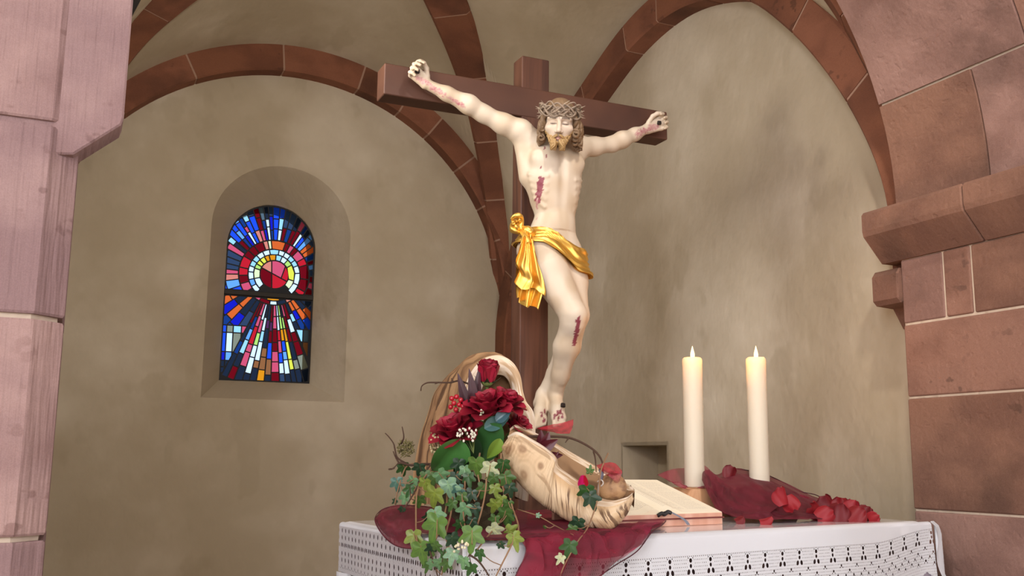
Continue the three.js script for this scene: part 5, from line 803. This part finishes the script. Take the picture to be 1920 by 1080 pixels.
// ---------------------------------------------------------------- trailing ivy
vine('ivy trail that ends in the palest, largest leaf left of the middle', [[860, 880, 2.78], [850, 910, 2.74], [840, 935, 2.72]], [[845, 925, 40, 165, 'e', 2.7], [833, 898, 30, 140, 'c', 2.74], [812, 905, 26, 200, 'f', 2.75]]);
vine('outermost ivy trail on the left over the wall', [[800, 870, 2.84], [765, 872, 2.82], [750, 905, 2.8], [740, 945, 2.78]], [[757, 885, 26, 170, 'a', 2.82], [772, 910, 24, 200, 'c', 2.8], [745, 914, 26, 175, 'q', 2.8], [738, 942, 12, 230, 'd', 2.79], [757, 940, 24, 190, 'c', 2.79]]);
vine('ivy trail with yellow green leaves in front of the left tulle', [[808, 880, 2.8], [784, 915, 2.72], [780, 980, 2.62], [782, 1015, 2.58], [790, 1040, 2.56]], [[798, 915, 28, 185, 'y', 2.7], [812, 940, 40, 195, 'y', 2.66], [776, 1020, 36, 175, 'y', 2.58], [793, 1046, 44, 172, 'b', 2.54], [800, 975, 22, 200, 'd', 2.64]]);
vine('ivy trail with the biggest round green leaf on the left', [[835, 890, 2.8], [838, 940, 2.7], [828, 985, 2.6], [818, 1010, 2.56]], [[812, 1002, 52, 195, 'b', 2.54], [822, 976, 34, 160, 'c', 2.6], [845, 952, 22, 200, 'f', 2.66]]);
vine('ivy trail with two long stems crossing the middle', [[905, 860, 2.76], [912, 900, 2.7], [905, 950, 2.64], [890, 1000, 2.56], [885, 1020, 2.54]], [[884, 1020, 46, 185, 'b', 2.52], [918, 890, 34, 185, 'w', 2.7], [893, 962, 26, 165, 'd', 2.64], [868, 965, 30, 200, 'c', 2.64]]);
vine('ivy trail left of centre with a hanging reddish stem', [[850, 910, 2.74], [846, 960, 2.66], [836, 1000, 2.58], [838, 1030, 2.54], [828, 1078, 2.5]], [[852, 1020, 30, 160, 'd', 2.55], [846, 1050, 30, 190, 'e', 2.53], [835, 1065, 24, 200, 'f', 2.52], [808, 1062, 20, 200, 'c', 2.52]]);
vine('ivy trail hanging down in front of the trough and the lace', [[948, 860, 2.74], [955, 925, 2.68], [962, 955, 2.62], [972, 985, 2.56], [960, 1020, 2.52], [940, 1060, 2.48], [930, 1080, 2.46]], [[955, 905, 30, 150, 'f', 2.68], [948, 955, 26, 200, 'f', 2.64], [968, 1022, 34, 165, 'y', 2.52], [967, 1000, 30, 110, 'y', 2.54], [942, 1025, 16, 140, 'd', 2.5], [935, 1003, 34, 140, 'w', 2.54], [900, 1045, 22, 175, 'a', 2.5]]);
vine('ivy stem leaning from the trough down to the tulle', [[960, 945, 2.66], [940, 975, 2.6], [915, 1005, 2.56], [895, 1030, 2.52]], [[948, 975, 34, 185, 'f', 2.6], [925, 955, 28, 200, 'y', 2.64]]);
vine('ivy trail that climbs over the right end of the trough', [[1140, 850, 2.74], [1126, 885, 2.68], [1122, 930, 2.64], [1104, 985, 2.58], [1080, 1020, 2.54], [1058, 1060, 2.5], [1050, 1080, 2.48]], [[1100, 932, 34, 180, 'a', 2.64], [1112, 945, 34, 160, 'd', 2.63], [1108, 922, 24, 20, 'b', 2.65], [1081, 990, 30, 195, 'd', 2.58], [1064, 1036, 34, 200, 'a', 2.52], [1107, 878, 16, 10, 'f', 2.68], [1072, 1000, 22, 190, 'f', 2.56], [1048, 1052, 20, 220, 'w', 2.5]], stemM, 0.0022);
vine('short ivy sprig with lime green leaves between the roses and trough', [[900, 850, 2.78], [895, 880, 2.74], [900, 920, 2.7], [890, 940, 2.68]], [[895, 885, 40, 178, 'b', 2.72], [872, 890, 24, 170, 'c', 2.74], [905, 925, 28, 190, 'f', 2.7], [880, 935, 26, 200, 'd', 2.68], [930, 925, 24, 170, 'y', 2.68], [860, 925, 24, 175, 'q', 2.7]]);
vine('dark bare ivy stems hanging lowest at the frame edge', [[880, 1040, 2.5], [895, 1050, 2.5], [908, 1066, 2.48], [918, 1082, 2.46]], [[868, 1060, 26, 190, 'c', 2.5], [822, 1030, 22, 150, 'f', 2.52], [880, 1072, 26, 200, 'a', 2.48]], twigM);
vine('thin bare ivy runner crossing the tulle below the trough', [[970, 955, 2.7], [1010, 968, 2.66], [1040, 985, 2.62], [1075, 1003, 2.58]], [[1012, 966, 10, 90, 'e', 2.65], [1022, 990, 8, 180, 'f', 2.63]], stemM, 0.0018);
vine('low ivy trail along the left edge of the wooden shell', [[815, 860, 2.8], [795, 890, 2.78], [770, 935, 2.74], [752, 962, 2.72]], [[785, 885, 26, 190, 'd', 2.78], [800, 900, 24, 170, 'f', 2.77], [765, 925, 22, 200, 'a', 2.75], [786, 945, 24, 180, 'f', 2.73], [752, 960, 16, 210, 'd', 2.72]], twigM);
vine('ivy trail with dark leaves under the broad green leaf', [[865, 860, 2.8], [872, 900, 2.74], [868, 950, 2.66], [872, 990, 2.58]], [[858, 880, 28, 190, 'd', 2.77], [880, 905, 26, 170, 'a', 2.73], [850, 905, 26, 200, 'd', 2.74], [866, 940, 24, 180, 'f', 2.68], [884, 985, 22, 190, 'd', 2.58], [858, 990, 22, 200, 'a', 2.58]]);
vine('ivy trail with olive leaves close to the left end of the trough', [[940, 850, 2.75], [938, 890, 2.71], [945, 930, 2.66], [930, 985, 2.58]], [[942, 880, 28, 185, 'a', 2.7], [922, 905, 26, 200, 'f', 2.7], [958, 925, 26, 170, 'd', 2.66], [938, 945, 24, 190, 'y', 2.65], [925, 980, 22, 200, 'f', 2.58], [955, 975, 24, 170, 'a', 2.6]], stemM);
vine('thin ivy trail falling lowest in front of the left lace', [[800, 1020, 2.5], [812, 1050, 2.46], [822, 1085, 2.44]], [[806, 1035, 22, 190, 'd', 2.5], [824, 1062, 24, 170, 'c', 2.48], [800, 1068, 20, 200, 'f', 2.48], [836, 1045, 20, 160, 'a', 2.5]], twigM);
{ // moss, twigs and dark filling at the heart of the arrangement
  const m = thing('moss_cushion', 'dark mossy cushion holding the flower stems', 'moss', onTop(880, 975).toArray()), r = rng(61), g = new THREE.IcosahedronGeometry(1, 5), p = g.attributes.position;
  for (let i = 0; i < p.count; i++) { const v = V().fromBufferAttribute(p, i), k = 1 + 0.3 * (noise3(v.x * 6, v.y * 6, v.z * 6, 3) - 0.5) + 0.2 * (noise3(v.x * 20, v.y * 20, v.z * 20, 5) - 0.5); p.setXYZ(i, v.x * k * 0.115, Math.max(0, v.y * k * 0.085 + 0.055), v.z * k * 0.08); }
  g.computeVertexNormals(); mesh('moss', g, std({ color: 0x463a28, roughness: 1 }), m).position.copy(P3([885, 915, 2.84])).sub(m.position).setY(0.006);
  const tw = (label, list, rad) => { const o = thing('twig', label, 'twig', P3(list[0][0]).toArray()); list.forEach((pts, i) => mesh(i ? 'side_twig' : 'stem', place6(tube(pts.map(P3), i ? [rad * 0.7, rad * 0.3] : [rad, rad * 0.6], 7, pts.length * 5), o), twigM, o)); return o; };
  tw('dark curved twig arching from the trough to the bow', [[[985, 818, 2.84], [1030, 818, 2.84], [1068, 821, 2.83], [1095, 832, 2.82], [1118, 848, 2.8], [1129, 866, 2.78], [1130, 895, 2.74]], [[1066, 821, 2.83], [1060, 830, 2.82]], [[1113, 846, 2.8], [1116, 860, 2.8], [1118, 885, 2.79]]], 0.0042);
  tw('hooked dark tendril sticking out to the left of the shell', [[[885, 722, 2.86], [860, 714, 2.86], [845, 717, 2.85], [818, 717, 2.84], [800, 718, 2.83], [791, 724, 2.82], [789, 733, 2.82]], [[822, 717, 2.84], [818, 719, 2.83], [815, 720, 2.83]], [[850, 716, 2.85], [846, 709, 2.85]]], 0.003);
  tw('knobbly dark twig with lichen reaching out over the left tulle', [[[830, 875, 2.82], [800, 870, 2.81], [770, 872, 2.8], [748, 868, 2.79], [738, 878, 2.79], [729, 880, 2.78]], [[765, 871, 2.8], [745, 858, 2.79], [740, 840, 2.79], [738, 832, 2.79], [728, 818, 2.79], [722, 812, 2.79]], [[752, 832, 2.8], [757, 820, 2.79], [754, 800, 2.79]], [[795, 870, 2.81], [786, 876, 2.8], [775, 880, 2.8]], [[810, 905, 2.82], [785, 902, 2.8], [765, 910, 2.8]], [[748, 868, 2.79], [742, 858, 2.79], [737, 846, 2.79]]], 0.0042);
  const li = thing('lichen_tuft', 'grey green lichen tuft on the twig left of the shell', 'lichen', P3([760, 838, 2.8]).toArray()), lm = std({ color: 0x6f673f, roughness: 1 }), LG = [];
  for (let i = 0; i < 90; i++) { const a = r() * 6.28, q = Math.sqrt(r()), c = [760 + 15 * q * Math.cos(a), 840 + 15 * q * Math.sin(a), 2.8 + 0.02 * (r() - 0.5)], e = [c[0] + (r() - 0.5) * 14, c[1] + (r() - 0.5) * 14, c[2] + 0.01 * (r() - 0.5)]; LG.push(tube([P3(c), P3([(c[0] + e[0]) / 2 + 3 * (r() - 0.5), (c[1] + e[1]) / 2 + 3 * (r() - 0.5), c[2] - 0.005]), P3(e)], [0.0022, 0.001], 5, 4)); }
  const lo = mesh('lichen', place6(join(LG), li), lm, li); lo.userData.kind = 'stuff';
}
{ // pink bloom in front of the trough
  const o = thing('pink_flower', 'small bright pink flower at the front rim of the trough', 'flower', P3([1092, 912, 2.66]).toArray()), pm = phys({ color: 0xd01a68, roughness: 0.5, side: THREE.DoubleSide, sheen: 0.4 }), pr = std({ color: 0xb8122c, roughness: 0.5, side: THREE.DoubleSide });
  for (const [x, a, y, m, w] of [[1089, -14, 0.4, pm, 0.42], [1098, 14, -0.5, pr, 0.4], [1093, -2, 0.1, pm, 0.36]]) { const q = mesh('petal', spear(w, -0.15), m, o); q.scale.setScalar(25 / 1870 * 2.66); q.position.copy(P3([x * 0.4 + 1093 * 0.6, 912, 2.66])).sub(o.position); orient(q, a, y, 0.2); }
  mesh('flower_base', place6(tube([P3([1093, 916, 2.665]), P3([1094, 909, 2.665])], [0.004, 0.003], 7, 3), o), stemG, o);
}
// ================================================================ wine red tulle and petals
const tulleTex = tex(256, 256, (u, v) => { const a = fbm(u, v, 5, 4, 5, 61); const k = 0.7 + 0.5 * a; return [k, k * 0.96, k]; }, true, 1);
const tulle = (c, op) => phys({ color: c, map: tulleTex, roughness: 0.8, sheen: 0.5, sheenColor: new THREE.Color(0x9a3050), sheenRoughness: 0.6, transparent: true, opacity: op, side: THREE.DoubleSide });
const TU = { deep: tulle(0x641022, 0.84), mid: tulle(0x82162f, 0.74), light: tulle(0x9a1c40, 0.6), red: tulle(0xa81424, 0.72) };
// crumpled patch between curves of points; creases displace it along the view and up
const EF = (() => { const dx = TR.x - TN.x, dz = TR.z - TN.z, l = Math.hypot(dx, dz); return [-dz / l, dx / l]; })(), ES = (() => { const dx = TL.x - TN.x, dz = TL.z - TN.z, l = Math.hypot(dx, dz); return [dz / l, -dx / l]; })();
function drape(rows, nu, nv, amp, seed, lift = 0) {
  const cs = rows.map((r) => curveOf(r));
  return sheet(nu, nv, (u, v) => {
    const col = new THREE.CatmullRomCurve3(cs.map((c) => c.getPoint(u)), false, 'centripetal'), p = col.getPoint(v);
    const e = Math.sin(Math.PI * clamp(u)) ** 0.5 * (0.35 + 0.65 * Math.sin(Math.PI * clamp(v)) ** 0.5);
    const n1 = noise3(u * 6 + v * 2.5, v * 4 - u, seed, seed) - 0.5, n2 = noise3(u * 17 - v * 6, v * 9 + u * 4, seed + 5, seed) - 0.5, rdg = Math.abs(noise3(u * 9 + v * 7, v * 7 - u * 3, seed + 2, seed) - 0.5);
    p.addScaledVector(CAM.u, amp * e * (0.9 * n1 + 0.5 * n2 - 0.7 * rdg) + lift).addScaledVector(CAM.f, -amp * e * (1.2 * n2 + 0.6 * n1)); 
    // stays on the table or in front of its edges
    const dF = (p.x - TN.x) * EF[0] + (p.z - TN.z) * EF[1], dS = (p.x - TN.x) * ES[0] + (p.z - TN.z) * ES[1];
    if (dF < 0.02 && dS < 0.02 && p.y < 1.009) { const need = 0.024 - dF, rise = 1.009 - p.y; if (dF > -0.03 && rise > 0.012) p.add(V(EF[0] * need, 0, EF[1] * need)); else p.y = 1.009 + 0.004 * noise3(u * 9, v * 9, seed, 2); }
    return p;
  });
}
{
  const T1 = thing('tulle_cloth', 'wine red tulle bunched under the flowers and falling over the altar front', 'tulle', onTop(1000, 1000).toArray());
  const hem = (pts, m, rad = 0.0016) => mesh('hem', place6(tube(pts.map(P3), rad, 5, pts.length * 6), T1), m, T1);
  const hm = std({ color: 0x4a0a1c, roughness: 0.7 });
  // left loop, standing out past the table edge
  mesh('left_loop', place6(drape([[[830, 955, 2.78], [790, 949, 2.78], [745, 948, 2.76], [716, 956, 2.74], [703, 970, 2.72]], [[860, 985, 2.7], [800, 985, 2.66], [750, 985, 2.64], [715, 978, 2.68], [703, 973, 2.71]], [[860, 1024, 2.62], [800, 1027, 2.58], [755, 1027, 2.6], [722, 1008, 2.66], [703, 978, 2.7]]], 40, 24, 0.016, 3), T1), TU.deep, T1);
  mesh('left_loop', place6(drape([[[840, 960, 2.8], [790, 954, 2.81], [745, 953, 2.8], [718, 960, 2.77], [705, 972, 2.73]], [[850, 1000, 2.74], [800, 1002, 2.74], [755, 1000, 2.72], [722, 990, 2.72], [704, 975, 2.72]], [[850, 1020, 2.7], [800, 1022, 2.7], [757, 1018, 2.68], [725, 1003, 2.69], [704, 977, 2.71]]], 30, 16, 0.012, 8), T1), TU.mid, T1);
  hem([[830, 955, 2.78], [790, 949, 2.78], [745, 948, 2.76], [716, 956, 2.74], [703, 973, 2.71], [722, 1008, 2.66], [755, 1027, 2.6], [800, 1027, 2.58], [860, 1024, 2.62]], hm);
  // the part that lies on the table and falls over the front edge, laid out in table measures: along the front, and in from (+) or down from (-) the edge
  const EL = TN.distanceTo(TR), ex = V((TR.x - TN.x) / EL, 0, (TR.z - TN.z) / EL), inw = V(-EF[0], 0, -EF[1]);
  const toUS = ([px, py]) => { const q = onTop(px, py, 1.008).sub(TN), s = q.x * inw.x + q.z * inw.z; if (s > 0) return [q.dot(ex), s]; const d = at(px, py, 1).sub(CAM.p), p0 = TN.clone().addScaledVector(inw, -0.03), t = (p0.clone().sub(CAM.p)).dot(inw) / d.dot(inw), w = CAM.p.clone().addScaledVector(d, t).sub(TN); return [w.dot(ex), w.y - 0.008]; };
  const TF = (a, s, h) => { const p = TN.clone().addScaledVector(ex, a), R = 0.035; if (s > 0) return p.addScaledVector(inw, s).setY(1.008 + h); const ang = Math.min(1, -s / R) * Math.PI / 2; return p.addScaledVector(inw, -(R * Math.sin(ang) * 0.8 + h)).setY(1.008 - Math.max(0, -s - 0.01 * Math.sin(ang)) + h * Math.cos(ang)); };
  const aR = toUS([1195, 985])[0];
  const lay = (rows, nu, nv, amp, seed, base) => { const cs = rows.map((r) => new THREE.CatmullRomCurve3(r.map((q) => { const w = toUS(q); return V(w[0], w[1], 0); }), false, 'centripetal')); return place6(sheet(nu, nv, (u, v) => { const c = new THREE.CatmullRomCurve3(cs.map((k) => k.getPoint(u)), false, 'centripetal').getPoint(v), x = c.x * 15, y = c.y * 11; const e = Math.sqrt(Math.sin(Math.PI * clamp(u, 0.002, 0.998))) * (0.3 + 0.7 * Math.sqrt(Math.sin(Math.PI * clamp(v, 0.01, 0.99)))); const r1 = 1 - 2 * Math.abs(noise3(x + 0.5 * y, y * 0.8 - 0.3 * x, seed, seed) - 0.5), r2 = 1 - 2 * Math.abs(noise3(x * 2.3 - y, y * 1.7 + x * 0.4, seed + 3, seed) - 0.5); return TF(c.x, c.y, base + amp * e * Math.max(lerp(1, 0.12, smooth(-0.05, 0.015, c.y)), 0.35 * smooth(aR, aR + 0.08, c.x)) * (0.75 * r1 * r1 + 0.35 * r2)); }), T1); };
  mesh('fold', lay([[[850, 968], [930, 962], [1020, 960], [1110, 962], [1200, 966], [1244, 974]], [[850, 995], [930, 992], [1020, 990], [1110, 990], [1190, 985], [1249, 977]], [[872, 1016], [930, 1016], [1000, 1017], [1080, 1012], [1160, 1004], [1240, 985]], [[890, 1019], [940, 1021], [1000, 1022], [1080, 1020], [1150, 1012], [1236, 990]]], 110, 50, 0.05, 11, 0.003), TU.deep, T1);
  mesh('fold', lay([[[990, 960], [1060, 962], [1130, 966], [1200, 962], [1247, 973]], [[985, 990], [1060, 992], [1130, 990], [1190, 985], [1249, 977]], [[980, 1022], [1050, 1022], [1120, 1018], [1180, 1008], [1243, 988]], [[985, 1040], [1050, 1050], [1110, 1055], [1165, 1045], [1225, 1008]]], 100, 60, 0.06, 17, 0.006), TU.mid, T1);
  mesh('swag', lay([[[975, 1004], [1020, 1000], [1075, 1004], [1130, 1006], [1205, 998]], [[985, 1026], [1020, 1028], [1070, 1034], [1120, 1036], [1195, 1016]], [[980, 1050], [1015, 1062], [1060, 1062], [1105, 1060], [1165, 1048]], [[962, 1090], [1005, 1100], [1050, 1100], [1090, 1098], [1128, 1084]]], 100, 80, 0.065, 31, 0.006), TU.mid, T1);
  mesh('swag', lay([[[985, 1022], [1005, 1024], [1030, 1030], [1055, 1036]], [[978, 1050], [1000, 1056], [1025, 1062], [1052, 1066]], [[960, 1092], [985, 1100], [1015, 1104], [1040, 1104]]], 50, 60, 0.07, 37, 0.012), TU.mid, T1);
  mesh('right_edge', lay([[[1200, 956], [1225, 960], [1246, 968]], [[1205, 975], [1232, 978], [1250, 976]], [[1190, 1010], [1225, 1000], [1246, 986]], [[1150, 1060], [1190, 1030], [1232, 1000]]], 30, 40, 0.02, 29, 0.014), TU.light, T1);
  const hemP = (l) => mesh('hem', place6(tube(l.map((q) => { const w = toUS(q); return TF(w[0], w[1], 0.012); }), 0.0016, 5, 60), T1), hm, T1);
  hemP([[1205, 957], [1230, 961], [1248, 970], [1250, 980], [1240, 994], [1222, 1010], [1190, 1040], [1150, 1066], [1115, 1090]]); hemP([[890, 1019], [930, 1021], [965, 1022], [990, 1024], [984, 1046], [970, 1070], [960, 1092]]);
}
{
  const T2 = thing('tulle_cloth', 'wine red tulle heaped behind the book and around the right candle', 'tulle', onTop(1480, 970).toArray());
  const hm = std({ color: 0x3c0814, roughness: 0.7 });
  mesh('fold', place6(drape([[[1232, 890, 3.85], [1262, 880, 3.9], [1285, 876, 3.92], [1320, 872, 3.95], [1340, 890, 3.92]], [[1245, 897, 3.7], [1270, 905, 3.74], [1290, 912, 3.76], [1320, 905, 3.78], [1350, 915, 3.75]], [[1262, 905, 3.66], [1280, 915, 3.68], [1300, 918, 3.68], [1325, 915, 3.68], [1350, 935, 3.6]]], 36, 18, 0.02, 41), T2), TU.light, T2);
  const rows = (o, k) => [[[1322, 880 + k, 3.82], [1345, 890 + k, 3.86], [1370, 878 + k, 3.86], [1425, 886 + k, 3.84], [1470, 905 + k, 3.86], [1530, 930 + k, 3.86], [1590, 950 + k, 3.84]], [[1330, 900, 3.66 + o], [1360, 905, 3.62 + o], [1400, 908, 3.6 + o], [1440, 915, 3.6 + o], [1490, 930, 3.62 + o], [1540, 948, 3.66 + o], [1600, 965, 3.7]], [[1345, 935, 3.5 + o], [1380, 950, 3.42 + o], [1420, 955, 3.4 + o], [1460, 958, 3.42 + o], [1500, 960, 3.46 + o], [1550, 968, 3.52 + o], [1610, 974, 3.6]], [[1352, 962, 3.42 + o], [1385, 971, 3.32 + o], [1425, 973, 3.3 + o], [1465, 974, 3.34 + o], [1505, 975, 3.4 + o], [1555, 976, 3.48 + o], [1615, 977, 3.56]]];
  mesh('fold', place6(drape(rows(0, 0), 70, 40, 0.03, 43), T2), TU.deep, T2);
  mesh('fold', place6(drape(rows(0.08, 8), 60, 36, 0.034, 47), T2), TU.mid, T2);
  mesh('fold', place6(drape([[[1330, 880, 3.7], [1360, 905, 3.6], [1400, 930, 3.5], [1460, 950, 3.44]], [[1318, 885, 3.68], [1340, 915, 3.56], [1375, 945, 3.42], [1430, 968, 3.34]], [[1316, 900, 3.66], [1330, 930, 3.52], [1350, 958, 3.4], [1400, 972, 3.32]]], 40, 18, 0.018, 53), T2), TU.deep, T2);
  mesh('hem', place6(tube([[1370, 878, 3.85], [1425, 886, 3.83], [1470, 905, 3.85], [1500, 921, 3.84], [1530, 928, 3.82], [1548, 938, 3.78]].map(P3), 0.002, 5, 40), T2), hm, T2);
}
{ // loose petals and the crumpled petal heap at the right end
  const pm = [0x780812, 0x640510, 0x8a0c1a].map((c) => phys({ color: c, roughness: 0.6, sheen: 0.5, sheenColor: new THREE.Color(0xd03040), side: THREE.DoubleSide })), r = rng(71);
  const petal = (label, px, py, d, size, ang, yaw, pitch, k, group) => { const g = petalG(0.6, 0.95, 0.9, 0.25, 90 + px, 3); g.translate(0, -0.45, 0); const o = tag(mesh('rose_petal', g, pm[k % 3]), label, 'petal', group); o.scale.setScalar(size / 1870 * d); o.position.copy(P3([px, py, d])); orient(o, ang, yaw, pitch); };
  petal('red petal caught on the tulle, left of a pinker one', 1466, 932, 3.37, 34, -10, 0.3, -0.5, 2);
  petal('pinkish red petal caught on the tulle, pointing down', 1482, 943, 3.38, 32, 150, -0.3, -0.3, 2);
  petal('small red petal lying before the tulle near the book', 1385, 974, 3.28, 20, 80, 0.2, -1.2, 1);
  petal('narrow red petal lying before the tulle, centre', 1435, 976, 3.26, 26, 95, 0.2, -1.25, 2);
  petal('red petal half under the right candle tulle', 1368, 887, 3.72, 26, 30, 0.3, -0.3, 1);
  [[1530, 958, 3.5, 34, -50, 'leftmost petal of the red heap at the cloth end'], [1552, 950, 3.56, 40, -20, 'tall petal in the left half of the red heap'], [1545, 966, 3.46, 34, 70, 'petal lying in front on the left of the red heap'], [1575, 955, 3.54, 40, 0, 'topmost petal in the middle of the red heap'], [1572, 967, 3.46, 42, 20, 'broad petal in front in the middle of the red heap'], [1600, 958, 3.52, 38, 25, 'upright petal in the right half of the red heap'], [1604, 968, 3.46, 38, 60, 'broad petal in front on the right of the red heap'], [1622, 965, 3.52, 32, 50, 'right petal of the red heap, leaning outwards'], [1636, 972, 3.5, 26, 85, 'outermost flat petal at the right tip of the red heap']].forEach(([x, y, d, s, a, l], i) => petal(l, x, y, d, s, a, (r() - 0.5) * 1.2, -0.3 - 0.5 * r(), i, 'petals of the red heap'));
}
{ // red ribbons: under the feet of the figure and the bow on the trough
  const rm = tulle(0xb41a30, 0.72);
  const o = thing('red_ribbon', 'sheer red ribbon end under the feet of the figure', 'ribbon', P3([1040, 805, 2.95]).toArray());
  mesh('ribbon_tail', place6(drape([[[1006, 803, 2.93], [1030, 797, 2.92], [1055, 792, 2.91], [1075, 786, 2.9]], [[1008, 804, 2.93], [1032, 804, 2.9], [1055, 803, 2.9], [1074, 800, 2.9]], [[1010, 806, 2.93], [1030, 809, 2.91], [1052, 813, 2.9], [1068, 813, 2.9]]], 24, 10, 0.006, 61), o), rm, o);
  const b = thing('red_ribbon', 'sheer red ribbon bow on the right end of the trough', 'ribbon', P3([1130, 885, 2.76]).toArray());
  mesh('bow_loop', place6(drape([[[1118, 872, 2.77], [1135, 868, 2.76], [1152, 868, 2.76], [1166, 882, 2.77]], [[1122, 878, 2.74], [1138, 882, 2.72], [1155, 885, 2.72], [1166, 888, 2.76]], [[1128, 884, 2.75], [1140, 892, 2.74], [1150, 892, 2.74], [1162, 890, 2.76]]], 24, 12, 0.008, 63), b), rm, b);
  mesh('bow_loop', place6(drape([[[1140, 884, 2.74], [1155, 882, 2.74], [1166, 886, 2.75]], [[1142, 894, 2.72], [1156, 898, 2.72], [1164, 896, 2.74]], [[1146, 898, 2.74], [1156, 906, 2.74], [1162, 902, 2.75]]], 20, 10, 0.006, 65), b), tulle(0xc05060, 0.5), b);
  mesh('knot', place6(tube([[1126, 880, 2.75], [1128, 890, 2.74], [1126, 900, 2.74]].map(P3), 0.006, 8, 10), b), std({ color: 0x6a6a78, roughness: 0.6 }), b);
  const w = thing('wire_loops', 'thin silver wire loops tied to the bow', 'wire', P3([1124, 905, 2.7]).toArray());
  mesh('wire', place6(tube([[1126, 890, 2.72], [1122, 912, 2.69], [1121, 940, 2.67]].map(P3), 0.0016, 6, 16), w), std({ color: 0xb0a8a0, roughness: 0.4, metalness: 0.6 }), w);
  mesh('wire', place6(tube([[1120, 903, 2.69], [1128, 900, 2.68], [1131, 906, 2.68], [1127, 912, 2.68]].map(P3), 0.002, 6, 24), w), std({ color: 0xcfc8c0, roughness: 0.4, metalness: 0.6 }), w);
}
// nave spotlight on the cross; unseen fill spot added to brighten the window wall
for (const [L, label, rodTop] of [[NAVE_LAMP, 'black spotlight hanging high in the nave aimed at the cross', 6.4], [WALL_FILL, 'unseen fill spotlight added above the arch to brighten the window wall', 4.36]]) {
  const sp = new THREE.SpotLight(new THREE.Color(...L.color), L.intensity, 0, L.angle, L === WALL_FILL ? 1 : 0.5, 2);
  sp.position.set(...L.at); sp.target.position.set(...L.aim); sp.castShadow = true; sp.shadow.radius = 4; sp.name = 'spot'; scene.add(sp, sp.target);
  const dir = V(...L.aim).sub(V(...L.at)).normalize(), q = new THREE.Quaternion().setFromUnitVectors(V(0, -1, 0), dir);
  const lamp = thing('spotlight', label, 'lamp', L.at); lamp.quaternion.copy(q);
  const can = new THREE.CylinderGeometry(0.09, 0.11, 0.24, 24, 1, true); can.translate(0, 0.16, 0); mesh('housing', can, std({ color: 0x161616, roughness: 0.5, side: THREE.DoubleSide }), lamp);
  const bulb = new THREE.CircleGeometry(0.085, 24); bulb.rotateX(Math.PI / 2); bulb.translate(0, 0.1, 0); mesh('bulb', bulb, std({ color: 0xffffff, emissive: 0xffe2b8, emissiveIntensity: 3 }), lamp);
  const rod = new THREE.CylinderGeometry(0.012, 0.012, rodTop - L.at[1] - 0.2, 8); mesh('spotlight_rod', rod, std({ color: 0x161616 }), lamp).applyQuaternion(q.clone().invert()).position.copy(V(0, (rodTop - L.at[1] - 0.2) / 2 + 0.2, 0).applyQuaternion(q.clone().invert()));
}
{ // unseen fill lamp added behind the left pier to brighten the vault
  const L = VAULT_FILL, o = thing('fill_lamp', 'unseen fill lamp added behind the left pier to lift the vault', 'lamp', L.at);
  const dir = V(...L.aim).sub(V(...L.at)).normalize(), q = new THREE.Quaternion().setFromUnitVectors(V(0, 0, 1), dir); o.quaternion.copy(q);
  mesh('housing', rbox(L.w + 0.04, L.h + 0.04, 0.08, 0.01, 0, 0, -0.06), std({ color: 0x222222, roughness: 0.6 }), o);
  mesh('lamp_face', rbox(L.w, L.h, 0.01, 0.002, 0, 0, -0.018), std({ color: 0xffffff, emissive: 0xffe6c0, emissiveIntensity: 2 }), o);
  const br = new THREE.CylinderGeometry(0.02, 0.02, 0.3, 10); br.rotateX(Math.PI / 2); br.translate(0, 0, -0.22); mesh('bracket', br, std({ color: 0x222222 }), o);
  const R = new THREE.RectAreaLight(new THREE.Color(...L.color), L.intensity, L.w, L.h); R.position.set(...L.at); R.lookAt(V(...L.aim)); R.name = 'flood'; scene.add(R);
}
renderer.render(scene, camera);
